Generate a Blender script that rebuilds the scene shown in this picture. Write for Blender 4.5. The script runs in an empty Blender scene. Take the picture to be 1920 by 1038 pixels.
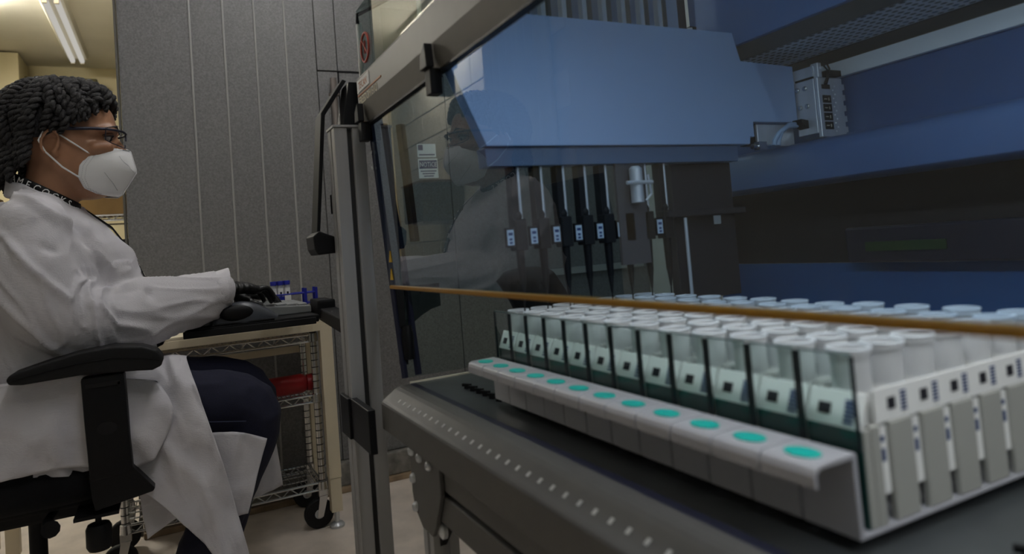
import bpy, bmesh, math, random
from mathutils import Vector, Matrix, noise
random.seed(7)
C = bpy.context.scene.collection
S = bpy.context.scene

# ------------------------------------------------------------------ camera
cam_d = bpy.data.cameras.new('camera')
cam_d.sensor_fit = 'HORIZONTAL'; cam_d.sensor_width = 36.0
cam_d.lens = 24.02; cam_d.shift_y = -121.0/1920.0; cam_d.shift_x = 0.0
cam_d.clip_start = 0.02; cam_d.clip_end = 60
cam_d.dof.use_dof = True; cam_d.dof.focus_distance = 1.75; cam_d.dof.aperture_fstop = 4.0
cam = bpy.data.objects.new('camera', cam_d); C.objects.link(cam)
cam.matrix_world = Matrix(((0.44558, 0.07658, 0.89196, 0), (0.89173, 0.05020, -0.44978, 0), (-0.07923, 0.99580, -0.04592, 0), (0, 0, 0, 1)))
S.camera = cam

# ------------------------------------------------------------------ world and exposure
w = bpy.data.worlds.new('world'); S.world = w; w.use_nodes = True
w.node_tree.nodes['Background'].inputs[0].default_value = (0.55, 0.55, 0.52, 1)
w.node_tree.nodes['Background'].inputs[1].default_value = 0.02
S.view_settings.view_transform = 'Standard'; S.view_settings.look = 'None'
S.view_settings.gamma = 1.0; S.view_settings.exposure = 0.0
S.view_settings.use_curve_mapping = False
FILL_TUBE = 22.0       # radiance of the added, unseen tubes over the aisle
FAR_TUBE = 0.50        # radiance of the tubes in the far room
LED_POWER = 18.5       # radiance of the LED bar inside the liquid handler
FLOOR = -0.93; CEIL = 1.67

# ------------------------------------------------------------------ materials
MATS = {}
def mat(name, col, rough=0.5, metal=0.0, nscale=0, namp=0.0, bump=0.0, bscale=200, stretch=None, emit=None, trans=0.0, spec=None, alpha=1.0, coat=0.0, sheen=0.0):
    if name in MATS: return MATS[name]
    m = bpy.data.materials.new(name); m.use_nodes = True
    nt = m.node_tree; b = nt.nodes['Principled BSDF']
    b.inputs['Base Color'].default_value = (*col, 1); b.inputs['Roughness'].default_value = rough
    b.inputs['Metallic'].default_value = metal
    b.inputs['Transmission Weight'].default_value = trans
    b.inputs['Alpha'].default_value = alpha
    b.inputs['Coat Weight'].default_value = coat
    b.inputs['Sheen Weight'].default_value = sheen
    if spec is not None: b.inputs['Specular IOR Level'].default_value = spec
    if emit:
        b.inputs['Emission Color'].default_value = (*emit[0], 1); b.inputs['Emission Strength'].default_value = emit[1]
    if nscale or bump:
        tc = nt.nodes.new('ShaderNodeTexCoord'); mp = nt.nodes.new('ShaderNodeMapping')
        nt.links.new(tc.outputs['Object'], mp.inputs['Vector'])
        if stretch: mp.inputs['Scale'].default_value = stretch
    if nscale:
        n = nt.nodes.new('ShaderNodeTexNoise'); n.inputs['Scale'].default_value = nscale; n.inputs['Detail'].default_value = 6
        nt.links.new(mp.outputs[0], n.inputs['Vector'])
        r = nt.nodes.new('ShaderNodeValToRGB')
        r.color_ramp.elements[0].position = 0.3; r.color_ramp.elements[1].position = 0.7
        r.color_ramp.elements[0].color = (*[c*(1-namp) for c in col], 1)
        r.color_ramp.elements[1].color = (*[min(1, c*(1+namp)) for c in col], 1)
        nt.links.new(n.outputs['Fac'], r.inputs[0]); nt.links.new(r.outputs[0], b.inputs['Base Color'])
    if bump:
        n2 = nt.nodes.new('ShaderNodeTexNoise'); n2.inputs['Scale'].default_value = bscale; n2.inputs['Detail'].default_value = 4
        nt.links.new(mp.outputs[0], n2.inputs['Vector'])
        bp = nt.nodes.new('ShaderNodeBump'); bp.inputs['Strength'].default_value = bump; bp.inputs['Distance'].default_value = 0.004
        nt.links.new(n2.outputs['Fac'], bp.inputs['Height']); nt.links.new(bp.outputs[0], b.inputs['Normal'])
    MATS[name] = m; return m

def glass(name, tint, ior=1.6, gloss=1.0, rough=0.0):
    if name in MATS: return MATS[name]
    m = bpy.data.materials.new(name); m.use_nodes = True; nt = m.node_tree; nt.nodes.clear()
    out = nt.nodes.new('ShaderNodeOutputMaterial'); mix = nt.nodes.new('ShaderNodeMixShader')
    tr = nt.nodes.new('ShaderNodeBsdfTransparent'); gl = nt.nodes.new('ShaderNodeBsdfGlossy')
    fr = nt.nodes.new('ShaderNodeFresnel'); ge = nt.nodes.new('ShaderNodeNewGeometry')
    inv = nt.nodes.new('ShaderNodeMath'); inv.operation = 'SUBTRACT'; inv.inputs[0].default_value = gloss
    mul = nt.nodes.new('ShaderNodeMath'); mul.operation = 'MULTIPLY'; mul.use_clamp = True
    cl = nt.nodes.new('ShaderNodeMath'); cl.operation = 'MAXIMUM'; cl.inputs[1].default_value = 0.0
    nt.links.new(ge.outputs['Backfacing'], inv.inputs[1]); nt.links.new(inv.outputs[0], cl.inputs[0])
    nt.links.new(cl.outputs[0], mul.inputs[0]); nt.links.new(fr.outputs[0], mul.inputs[1])
    fr.inputs['IOR'].default_value = ior; tr.inputs[0].default_value = (*tint, 1); gl.inputs['Roughness'].default_value = rough
    nt.links.new(mul.outputs[0], mix.inputs[0]); nt.links.new(tr.outputs[0], mix.inputs[1]); nt.links.new(gl.outputs[0], mix.inputs[2])
    nt.links.new(mix.outputs[0], out.inputs[0])
    MATS[name] = m; return m

def emission(name, col, strength):
    if name in MATS: return MATS[name]
    m = bpy.data.materials.new(name); m.use_nodes = True; nt = m.node_tree; nt.nodes.clear()
    out = nt.nodes.new('ShaderNodeOutputMaterial'); e = nt.nodes.new('ShaderNodeEmission')
    e.inputs[0].default_value = (*col, 1); e.inputs[1].default_value = strength
    nt.links.new(e.outputs[0], out.inputs[0]); MATS[name] = m; return m

M = dict(
  floor = mat('floor_vinyl', (.72, .635, .555), .45, nscale=9, namp=.16, bump=.05, bscale=60),
  ceil = mat('ceiling_paint', (.86, .82, .68), .8, nscale=3, namp=.05),
  yellow = mat('cream_wall_paint', (.78, .68, .42), .7, nscale=4, namp=.05, bump=.05, bscale=90),
  block = mat('cream_block_paint', (.58, .57, .49), .7, nscale=14, namp=.06, bump=.25, bscale=120),
  plaster = mat('plain_wall_paint', (.46, .45, .40), .8, nscale=3, namp=.05),
  mortar = mat('mortar_paint', (.46, .44, .36), .85),
  galv = mat('galvanised_steel', (.195, .194, .195), .55, .25, nscale=150, namp=.22, bump=.12, bscale=300),
  galvseam = mat('seam_bead', (.40, .40, .39), .5, .3),
  galvdark = mat('galvanised_edge', (.13, .125, .11), .6, .3),
  curb = mat('stone_curb', (.20, .19, .17), .8, nscale=30, namp=.35, bump=.3, bscale=80),
  wood = mat('wood_strip', (.30, .22, .14), .6, nscale=20, namp=.3),
  beige = mat('beige_enamel', (.74, .65, .48), .45, nscale=6, namp=.04),
  chrome = mat('chrome_wire', (.62, .62, .62), .25, 1.0),
  alu = mat('anodised_aluminium', (.42, .42, .42), .45, .35, nscale=60, namp=.05, stretch=(1, 1, .05)),
  aludark = mat('dark_steel_slot_shade', (.03, .03, .03), .6, .4),
  rail = mat('grey_rail_paint', (.098, .095, .090), .48, 0, nscale=40, namp=.04, bump=.03, bscale=900),
  hood = mat('hood_grey_plastic', (.145, .136, .122), .5, 0, nscale=30, namp=.04, bump=.03, bscale=800),
  deck = mat('deck_steel', (.090, .098, .102), .32, .35, nscale=20, namp=.12),
  black = mat('black_plastic', (.006, .006, .007), .5, spec=.22, bump=.03, bscale=500),
  blacksoft = mat('black_rubber', (.008, .008, .009), .6, spec=.3, bump=.12, bscale=700),
  blackfab = mat('black_fabric', (.006, .006, .007), .9, spec=.15, bump=.35, bscale=900, sheen=.1),
  navy = mat('navy_frame_metal', (.020, .022, .045), .4, .3),
  armblue = mat('arm_cover_paint', (.30, .42, .64), .34, nscale=5, namp=.03),
  liftblue = mat('lift_plate_paint', (.34, .42, .58), .4),
  beamblue = mat('beam_paint', (.066, .125, .27), .42, nscale=8, namp=.05),
  backblue = mat('back_panel_paint', (.062, .128, .29), .5, nscale=10, namp=.05),
  fascia = mat('fascia_paint', (.062, .145, .34), .45),
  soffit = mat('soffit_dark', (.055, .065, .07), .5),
  perf = mat('perforated_sheet', (.60, .66, .72), .5, 0),
  strip = mat('pale_ledge', (.88, .90, .88), .5),
  steel = mat('brushed_steel', (.62, .64, .66), .35, .45, nscale=50, namp=.08, stretch=(1, 1, .06)),
  brown = mat('dark_brown_panel', (.020, .016, .018), .7),
  amber = mat('amber_edge', (.33, .155, .003), .35, nscale=0),
  rackwhite = mat('rack_polymer', (.40, .40, .365), .5, nscale=20, namp=.02),
  labelwhite = mat('label_paper', (.88, .88, .86), .7),
  gripwhite = mat('grip_paint', (.40, .40, .43), .38),
  green = mat('shaded_green_sheet', (.004, .045, .038), .45),
  teal = mat('teal_sticker', (.000, .44, .38), .5),
  tube = mat('tube_polymer', (.80, .81, .82), .35, trans=.25, spec=.4),
  liquid = mat('tube_cap_rim', (.74, .78, .82), .3),
  ink = mat('printed_ink', (.012, .012, .018), .7),
  plate = glass('acrylic_plate', (.88, .95, .94), 1.35),
  plateedge = mat('acrylic_edge', (.004, .010, .012), .3),
  fglass = glass('front_shield_glass', (.80, .90, 1.0), 1.80),
  uglass = glass('upper_panel_glass', (.70, .76, .74), 1.75),
  sglass = glass('side_panel_acrylic', (.80, .86, .85), 1.25),
  shield = glass('smoked_shield', (.30, .36, .38), 1.45),
  orange = mat('orange_print', (.42, .16, .06), .6),
  tan = mat('tan_print', (.78, .72, .56), .6),
  red = mat('red_print', (.40, .05, .03), .6),
  signblue = mat('sign_blue', (.015, .045, .16), .6),
  yellowlab = mat('yellow_label', (.60, .36, .01), .6),
  coat = mat('lab_coat_cloth', (.64, .625, .66), .85, nscale=5, namp=.03, bump=.30, bscale=420, stretch=(1, .25, 1)),
  maskw = mat('mask_cloth', (.92, .92, .92), .85, bump=.10, bscale=700),
  stitch = mat('stitch_thread', (.22, .22, .23), .8),
  denim = mat('dark_denim', (.005, .0065, .026), .85, nscale=300, namp=.3, bump=.3, bscale=900),
  skin = mat('brown_skin', (.40, .200, .112), .44, nscale=16, namp=.16, bump=.06, bscale=260),
  hair = mat('dark_hair', (.020, .018, .019), .52, nscale=60, namp=.5, bump=.8, bscale=520),
  glove = mat('black_nitrile', (.010, .010, .011), .38, bump=.35, bscale=130),
  boot = mat('brown_leather', (.060, .032, .012), .5, nscale=20, namp=.3),
  eyew = mat('eye_white', (.34, .31, .29), .45),
  iris = mat('iris_dark', (.012, .008, .010), .4),
  lid = mat('eyelid_skin', (.115, .050, .032), .5),
  lens = glass('clear_lens', (.93, .94, .96), 1.5),
  redbottle = mat('red_bottle_paint', (.34, .008, .012), .4),
  bluecap = mat('blue_cap', (.010, .018, .30), .4),
  tubeclear = mat('clear_tube', (.62, .64, .66), .3, trans=.3),
  mousegrey = mat('mouse_grey', (.055, .060, .072), .35),
  greykey = mat('grey_keyboard', (.24, .25, .25), .5),
  cardboard = mat('cardboard', (.22, .13, .045), .85, nscale=8, namp=.1),
  olive = mat('olive_cabinet', (.10, .085, .035), .7),
  curtain = mat('olive_curtain', (.26, .24, .13), .9, nscale=4, namp=.1),
  greenlab = mat('green_display', (.012, .055, .012), .5),
  aisle = emission('added_aisle_tube_light', (.96, .96, 1.0), FILL_TUBE),
  soft = emission('added_dim_tube_light', (.96, .96, 1.0), FILL_TUBE*.35),
  farfill = emission('added_far_tube_light', (1.0, .96, .88), 125.0),
  fartube = emission('far_tube_light', (1.0, .96, .88), FAR_TUBE),
  led2 = emission('added_led_light', (1.0, 1.0, .95), 9.0),
  led = emission('led_light', (.90, .95, 1.0), LED_POWER),
)

# ------------------------------------------------------------------ mesh helpers
class MB:
    def __init__(s): s.v = []; s.f = []; s.m = []; s.cur = 0
    def add(s, vs, fs):
        o = len(s.v); s.v += [tuple(p) for p in vs]
        for f in fs: s.f.append([i+o for i in f]); s.m.append(s.cur)
        return s
    def box(s, x0, x1, y0, y1, z0, z1):
        return s.add([(x0,y0,z0),(x1,y0,z0),(x1,y1,z0),(x0,y1,z0),(x0,y0,z1),(x1,y0,z1),(x1,y1,z1),(x0,y1,z1)],
                     [(0,3,2,1),(4,5,6,7),(0,1,5,4),(1,2,6,5),(2,3,7,6),(3,0,4,7)])
    def prism(s, pts, axis, a, b):
        n = len(pts)
        def P(p, t):
            return {'x': (t, p[0], p[1]), 'y': (p[0], t, p[1]), 'z': (p[0], p[1], t)}[axis]
        area = sum(pts[i][0]*pts[(i+1) % n][1]-pts[(i+1) % n][0]*pts[i][1] for i in range(n))
        flip = (area < 0) != (axis == 'y')
        if flip: pts = pts[::-1]
        vs = [P(p, a) for p in pts]+[P(p, b) for p in pts]
        fs = [tuple(range(n))[::-1], tuple(range(n, 2*n))]+[(i, (i+1) % n, (i+1) % n+n, i+n) for i in range(n)]
        return s.add(vs, fs)
    def cyl(s, p0, p1, r0, r1=None, n=16, cap=True):
        r1 = r0 if r1 is None else r1
        p0 = Vector(p0); p1 = Vector(p1); d = (p1-p0).normalized()
        u = d.orthogonal().normalized(); v = d.cross(u)
        vs = []
        for p, r in ((p0, r0), (p1, r1)):
            for i in range(n):
                a = 2*math.pi*i/n; vs.append(p+u*(r*math.cos(a))+v*(r*math.sin(a)))
        fs = [(i, (i+1) % n, (i+1) % n+n, i+n) for i in range(n)]
        if cap: fs += [tuple(range(n))[::-1], tuple(range(n, 2*n))]
        return s.add(vs, fs)
    def tube(s, path, r, n=8, closed=False):
        P = [Vector(p) for p in path]; m = len(P)
        rs = r if isinstance(r, (list, tuple)) else [r]*m
        t0 = (P[1]-P[0]).normalized(); u = t0.orthogonal().normalized(); vs = []
        for i in range(m):
            if closed: t = (P[(i+1) % m]-P[i-1]).normalized()
            else: t = (P[min(i+1, m-1)]-P[max(i-1, 0)]).normalized()
            u = (u-t*u.dot(t)).normalized(); v = t.cross(u)
            for k in range(n):
                a = 2*math.pi*k/n; vs.append(P[i]+u*(rs[i]*math.cos(a))+v*(rs[i]*math.sin(a)))
        fs = []
        for i in range(m if closed else m-1):
            j = (i+1) % m
            for k in range(n): fs.append((i*n+k, i*n+(k+1) % n, j*n+(k+1) % n, j*n+k))
        if not closed: fs += [tuple(range(n))[::-1], tuple(range((m-1)*n, m*n))]
        return s.add(vs, fs)
    def rings(s, R, cap=True):
        n = len(R[0]); m = len(R); vs = [p for r in R for p in r]; fs = []
        for i in range(m-1):
            for k in range(n): fs.append((i*n+k, i*n+(k+1) % n, (i+1)*n+(k+1) % n, (i+1)*n+k))
        if cap: fs += [tuple(range(n))[::-1], tuple(range((m-1)*n, m*n))]
        return s.add(vs, fs)
    def lathe(s, prof, o, n=20, axis='z'):
        R = []
        for r, h in prof:
            ring = []
            for i in range(n):
                a = 2*math.pi*i/n; c, d = r*math.cos(a), r*math.sin(a)
                ring.append({'z': (o[0]+c, o[1]+d, o[2]+h), 'x': (o[0]+h, o[1]+c, o[2]+d), 'y': (o[0]+d, o[1]+h, o[2]+c)}[axis])
            R.append(ring)
        return s.rings(R)
    def sphere(s, c, r, n=16, m=10):
        rx, ry, rz = r if isinstance(r, (list, tuple)) else (r, r, r)
        R = []
        for j in range(m+1):
            t = -math.pi/2+math.pi*j/m; q = max(math.cos(t), .02)
            R.append([(c[0]+rx*q*math.cos(2*math.pi*i/n), c[1]+ry*q*math.sin(2*math.pi*i/n), c[2]+rz*math.sin(t)) for i in range(n)])
        return s.rings(R)
    def chain(s, pts, rs, n=16, open_end=False):            # smooth tapered limb with round ends
        P = [Vector(p) for p in pts]; out = []; rr = []
        for i in range(len(P)-1):
            p0 = P[max(i-1, 0)]; p1 = P[i]; p2 = P[i+1]; p3 = P[min(i+2, len(P)-1)]
            for k in range(6):
                t = k/6
                out.append(.5*((2*p1)+(p2-p0)*t+(2*p0-5*p1+4*p2-p3)*t*t+(3*p1-p0-3*p2+p3)*t**3)); rr.append(rs[i]*(1-t)+rs[i+1]*t)
        out.append(P[-1]); rr.append(rs[-1])
        s.tube(out, rr, n); s.sphere(P[0], rs[0])
        if not open_end: s.sphere(P[-1], rs[-1])
        return s
    def grid(s, fn, nu, nv, wrap=False):
        vs = [fn(i/nu, j/nv) for i in range(nu+1) for j in range(nv+1)]
        fs = [(i*(nv+1)+j, (i+1)*(nv+1)+j, (i+1)*(nv+1)+j+1, i*(nv+1)+j+1) for i in range(nu) for j in range(nv)]
        return s.add(vs, fs)
    def quad(s, a, b, c, d): return s.add([a, b, c, d], [(0, 1, 2, 3)])
    def mesh(s, name, mats, off=(0, 0, 0), smooth=False, bevel=0, seg=2):
        me = bpy.data.meshes.new(name)
        me.from_pydata([(p[0]-off[0], p[1]-off[1], p[2]-off[2]) for p in s.v], [], s.f)
        for m in (mats if isinstance(mats, (list, tuple)) else [mats]): me.materials.append(m)
        for p, k in zip(me.polygons, s.m): p.material_index = k
        if bevel:
            bm = bmesh.new(); bm.from_mesh(me)
            bmesh.ops.remove_doubles(bm, verts=bm.verts, dist=1e-6)
            es = [e for e in bm.edges if len(e.link_faces) == 2 and e.calc_face_angle(0) > .5]
            bmesh.ops.bevel(bm, geom=es, offset=bevel, segments=seg, profile=.6, affect='EDGES', clamp_overlap=True)
            bm.to_mesh(me); bm.free()
        if smooth:
            for p in me.polygons: p.use_smooth = True
            if smooth != 'all':
                me.update()
                bm = bmesh.new(); bm.from_mesh(me)
                for e in bm.edges:
                    if len(e.link_faces) == 2: e.smooth = e.calc_face_angle(0) < .7
                bm.to_mesh(me); bm.free()
        me.update(); return me

def link(o, parent=None):
    C.objects.link(o)
    if parent: o.parent = parent
    return o
def tag(o, label, cat, group=None):
    o['label'] = label; o['category'] = cat
    if group: o['group'] = group
    return o
def thing(name, loc, label, cat, group=None):
    return tag(link(bpy.data.objects.new(name, None)), label, cat, group) if loc is None else _loc(tag(link(bpy.data.objects.new(name, None)), label, cat, group), loc)
def _loc(o, l): o.location = l; return o
def root_off(p):
    o = Vector((0, 0, 0))
    while p: o += p.location; p = p.parent
    return o
def part(parent, name, mb, m, label=None, **k):
    o = link(bpy.data.objects.new(name, mb.mesh(name, m, root_off(parent), **k)), parent)
    if label: o['label'] = label
    return o
def solo(name, mb, m, loc, label, cat, group=None, **k):
    o = link(bpy.data.objects.new(name, mb.mesh(name, m, loc, **k))); o.location = loc
    return tag(o, label, cat, group)
def struct(name, mb, m, label=None, **k):
    o = link(bpy.data.objects.new(name, mb.mesh(name, m, **k))); o['kind'] = 'structure'
    if label: o['label'] = label
    return o
def copy_tree(o, parent=None):
    c = o.copy(); C.objects.link(c); c.parent = parent
    for ch in list(o.children): copy_tree(ch, c)
    return c
def remesh(mb, voxel, smooth_it=6, fn=None, name='m'):
    """fuse overlapping closed shapes into one continuous surface"""
    me = mb.mesh(name, [])
    ob = bpy.data.objects.new(name, me); C.objects.link(ob)
    r = ob.modifiers.new('r', 'REMESH'); r.mode = 'VOXEL'; r.voxel_size = voxel
    sm = ob.modifiers.new('s', 'SMOOTH'); sm.iterations = smooth_it; sm.factor = .5
    dg = bpy.context.evaluated_depsgraph_get(); ev = ob.evaluated_get(dg)
    out = bpy.data.meshes.new_from_object(ev)
    bpy.data.objects.remove(ob); bpy.data.meshes.remove(me)
    if fn:
        ns = [v.normal.copy() for v in out.vertices]
        for v, n in zip(out.vertices, ns): v.co = fn(v.co, n)
    b = MB(); b.v = [tuple(v.co) for v in out.vertices]; b.f = [list(p.vertices) for p in out.polygons]; b.m = [0]*len(b.f)
    bpy.data.meshes.remove(out); return b
def text_mb(txt, size, depth=.0005, align='LEFT'):
    cu = bpy.data.curves.new('t', 'FONT'); cu.body = txt; cu.size = size; cu.extrude = depth; cu.align_x = align; cu.resolution_u = 2
    ob = bpy.data.objects.new('t', cu); C.objects.link(ob)
    dg = bpy.context.evaluated_depsgraph_get(); me = bpy.data.meshes.new_from_object(ob.evaluated_get(dg))
    b = MB(); b.v = [tuple(v.co) for v in me.vertices]; b.f = [list(p.vertices) for p in me.polygons]; b.m = [0]*len(b.f)
    bpy.data.objects.remove(ob); bpy.data.meshes.remove(me); bpy.data.curves.remove(cu); return b
def placed(b, o, ux, uy, un, sx=1.0):
    o, ux, uy, un = Vector(o), Vector(ux), Vector(uy), Vector(un)
    b.v = [tuple(o+ux*(p[0]*sx)+uy*p[1]+un*p[2]) for p in b.v]; return b
def lerp(a, b, t): return a+(b-a)*t
def piece(tab, z):          # piecewise linear lookup with rows (z, a, b, c...)
    if z <= tab[0][0]: return tab[0][1:]
    for p, q in zip(tab, tab[1:]):
        if z <= q[0]:
            t = (z-p[0])/(q[0]-p[0]); t = t*t*(3-2*t)*.5+t*.5
            return [lerp(a, b, t) for a, b in zip(p[1:], q[1:])]
    return tab[-1][1:]
ORD = ['first', 'second', 'third', 'fourth', 'fifth', 'sixth', 'seventh', 'eighth', 'ninth', 'tenth', 'eleventh', 'twelfth']
X, Yv, Z = (1, 0, 0), (0, 1, 0), (0, 0, 1)

# ================================================================== THE SETTING
struct('floor', MB().box(-6.5, 1.7, -1.25, 2.4, FLOOR-.06, FLOOR), M['floor'], 'pale speckled lab floor')
struct('ceiling', MB().box(-6.5, 1.7, -1.25, 2.4, CEIL, CEIL+.06), M['ceil'], 'cream painted ceiling')
struct('wall_back', MB().box(-6.42, -6.3, -1.25, -.1, FLOOR, CEIL), M['yellow'], 'cream wall at the back of the far room')
struct('wall_right', MB().box(-2.9, 1.7, 2.2, 2.3, FLOOR, CEIL), M['block'], 'painted wall behind the machine')
struct('wall_rear', MB().box(1.6, 1.7, -1.25, 2.3, FLOOR, CEIL), M['block'], 'painted wall behind the photographer')
struct('trim_1', MB().box(-6.29, -5.9, -1.15, -.905, FLOOR, 1.655), M['yellow'], 'cream pier projecting from the wall')
# block wall across the aisle (seen in the reflections)
wf = struct('wall_front', MB().box(-6.5, 1.7, -1.25, -1.165, FLOOR, CEIL), M['plaster'], 'cream painted block wall')
blk = MB().box(-.1965, .1965, 0, .014, -.0965, .0965).mesh('block', M['block'], bevel=.004, seg=1)
n = 0
for r in range(13):
    z = FLOOR+.1+.2*r
    if z+.1 > CEIL+.01: break
    for c in range(21):
        x = -6.3+.4*c+(.2 if r % 2 else 0)
        if x > -3.0: continue
        o = link(bpy.data.objects.new('block', blk), wf); o.location = (x, -1.165, z); n += 1
# galvanised wall of the walk-in cooler
WX = -2.843
struct('wall_left', MB().box(-6.2, WX-.012, -.125, 2.2, FLOOR, CEIL), M['galvdark'], 'galvanised metal wall of a walk-in cooler')
wl = bpy.data.objects['wall_left']
seams = [-.133, .112, .232, .348, .464, .583, .668, 1.14, 1.60, 2.19]
for i in range(len(seams)-1):
    a, b = seams[i], seams[i+1]
    if i == 5 or i == 6:
        part(wl, 'panel', MB().box(WX-.03, WX, a+.0015, b-.0015, .782, CEIL-.001), M['galv'], bevel=.0015, seg=1)
        part(wl, 'panel', MB().box(WX-.03, WX, a+.0015, b-.0015, FLOOR+.115, .776), M['galv'], bevel=.0015, seg=1)
    else:
        part(wl, 'panel', MB().box(WX-.03, WX, a+.0015, b-.0015, FLOOR+.115, CEIL-.001), M['galv'], bevel=.0015, seg=1)
for a in seams[1:5]:
    part(wl, 'seam_bead', MB().cyl((WX+.001, a, FLOOR+.12), (WX+.001, a, CEIL-.01), .0042, n=8), M['galvseam'], smooth=True)
part(wl, 'corner_strip', MB().box(WX-.05, WX+.004, -.142, -.1345, FLOOR, CEIL-.001), M['galvdark'], 'dark corner strip')
part(wl, 'door_gap', MB().box(WX-.01, WX+.002, .667, .672, -.5, .778).box(WX-.01, WX+.002, .667, 1.14, .775, .781), M['black'])
hg = part(wl, 'hinge_rod', MB().cyl((WX+.03, .640, .52), (WX+.03, .640, .742), .013, n=14).cyl((WX+.03, .640, .668), (WX+.03, .640, .678), .022, n=14)
     .box(WX, WX+.03, .634, .646, .56, .575).box(WX, WX+.03, .634, .646, .70, .715), mat('dull_hinge_metal', (.20, .175, .16), .5, .3), 'steel hinge rod', smooth=True)
part(wl, 'pale_rail', MB().box(WX, WX+.02, 1.45, 2.15, -.165, -.135), M['galvseam'])
struct('baseboard_left', MB().box(WX-.02, WX+.035, -.13, 2.2, FLOOR+.022, FLOOR+.112), M['curb'], 'grey stone curb under the metal wall', bevel=.006)
struct('trim_2', MB().box(WX-.02, WX+.05, -.13, 2.2, FLOOR, FLOOR+.0215), M['wood'], 'brown wooden strip along the floor', bevel=.003)
# notice sign on the metal wall
sg = thing('wall_sign', (WX+.004, 1.036, .36), 'white and blue NOTICE sign on the metal wall, seen through the machine', 'sign')
part(sg, 'board', MB().box(WX+.001, WX+.004, .992, 1.082, .318, .405), M['labelwhite'])
part(sg, 'header', MB().box(WX+.004, WX+.0048, .996, 1.078, .360, .397), M['signblue'], 'blue header')
part(sg, 'lettering', placed(text_mb('NOTICE', .030, .0003, 'CENTER'), (WX+.0055, 1.037, .3685), Yv, Z, X, .72), M['labelwhite'])
for k, (a, b) in enumerate(((1.000, 1.074), (1.008, 1.066), (1.014, 1.060))):
    part(sg, 'text_line', MB().box(WX+.004, WX+.0046, a, b, .349-.011*k-.0025, .349-.011*k+.0025), M['signblue'])
s2 = thing('wall_sign', (WX+.004, 1.03, .425), 'small white paper notice above the NOTICE sign', 'sign')
part(s2, 'paper', MB().box(WX+.001, WX+.003, .992, 1.078, .411, .470), M['labelwhite'])
part(s2, 'text_line', MB().box(WX+.003, WX+.0036, .998, 1.072, .419, .425), M['signblue'])
part(s2, 'symbol', MB().box(WX+.003, WX+.0036, .996, 1.018, .442, .466), M['signblue'])

# ------------------------------------------------------------------ lamps
def fixture(x0, x1, yc, m, label):
    t = thing('fluorescent_light', ((x0+x1)/2, yc, CEIL), label, 'ceiling light', 'fluorescent lights on the ceiling')
    part(t, 'housing', MB().prism([(yc-.075, CEIL), (yc+.075, CEIL), (yc+.06, CEIL-.028), (yc-.06, CEIL-.028)], 'x', x0, x1), M['ceil'])
    for dy in (-.03, .03):
        part(t, 'tube', MB().cyl((x0+.03, yc+dy, CEIL-.045), (x1-.03, yc+dy, CEIL-.045), .017, n=14), m, smooth=True)
        for xe in (x0+.012, x1-.03):
            part(t, 'socket', MB().box(xe, xe+.018, yc+dy-.012, yc+dy+.012, CEIL-.066, CEIL-.028), M['beige'])
fixture(-5.97, -4.62, -.545, M['fartube'], 'fluorescent ceiling light with two bare tubes in the far room')
fixture(-4.90, -3.90, -1.00, M['farfill'], 'added fluorescent ceiling light, out of view, brightening the far room')  # put in out of view to light the far wall and ceiling
fixture(-2.75, -1.40, -.72, M['soft'], 'added fluorescent ceiling light above the seated person, out of view')  # unseen fixture added to light the coat from above
fixture(-1.05, .30, .33, M['aisle'], 'added fluorescent ceiling light high above the machine, out of view')  # added fixture, never in view, brightening cheek and mask
fixture(-2.65, -1.35, .60, M['aisle'], 'added fluorescent ceiling light above the metal wall aisle, out of view')  # extra fixture out of view, added to light wall, bench and floor

# ------------------------------------------------------------------ far room furniture
sh = thing('shelving_unit', (-4.5, -.32, FLOOR), 'chrome wire shelving unit behind the seated person', 'shelf')
for x in (-4.85, -4.5):
    for y in (-.62, -.17): part(sh, 'post', MB().cyl((x, y, FLOOR), (x, y, .95), .013, n=10), M['chrome'], smooth=True)
for z in (-.10, .345, .855):
    b = MB()
    for x in (-4.85, -4.5): b.cyl((x, -.62, z), (x, -.17, z), .005, n=6).cyl((x, -.62, z-.03), (x, -.17, z-.03), .005, n=6)
    for k in range(13):
        y0 = -.62+.45*k/12
        b.cyl((-4.85, y0, z), (-4.5, y0, z), .0025, n=5)
        if k < 12: b.cyl((-4.5, y0, z-.03*(k % 2)), (-4.5, y0+.0375, z-.03*((k+1) % 2)), .003, n=5)
    part(sh, 'shelf', b, M['chrome'])
bx = thing('cardboard_box', (-4.65, -.33, .352), 'brown cardboard box on the wire shelf behind the mask', 'box')
part(bx, 'carton', MB().box(-4.80, -4.53, -.56, -.19, .352, .462), M['cardboard'], bevel=.003, seg=1)
part(bx, 'flap', MB().box(-4.80, -4.666, -.56, -.19, .463, .466), M['cardboard'])
part(bx, 'flap', MB().box(-4.664, -4.53, -.56, -.19, .463, .466), M['cardboard'])
for k, (y0, y1) in enumerate(((-.60, -.40), (-.385, -.19))):
    t = thing('storage_bin', (-4.68, (y0+y1)/2, -.093), ['dark storage bin on the lower wire shelf, left one', 'dark storage bin on the lower wire shelf, right one'][k], 'bin', 'dark bins on the wire shelf')
    part(t, 'tub', MB().prism([(y0+.02, -.093), (y1-.02, -.093), (y1, .20), (y0, .20)], 'x', -4.84, -4.53), M['black'], bevel=.008)
    part(t, 'rim', MB().box(-4.85, -4.52, y0-.004, y1+.004, .185, .205), M['blacksoft'], bevel=.004)
cb = thing('wall_cabinet', (-6.15, -.7, 1.2), 'dark olive wall cabinet high on the far wall, behind the hair', 'cabinet')
part(cb, 'body', MB().box(-6.295, -6.08, -.90, -.435, .62, 1.53), M['olive'], bevel=.006)
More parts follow.
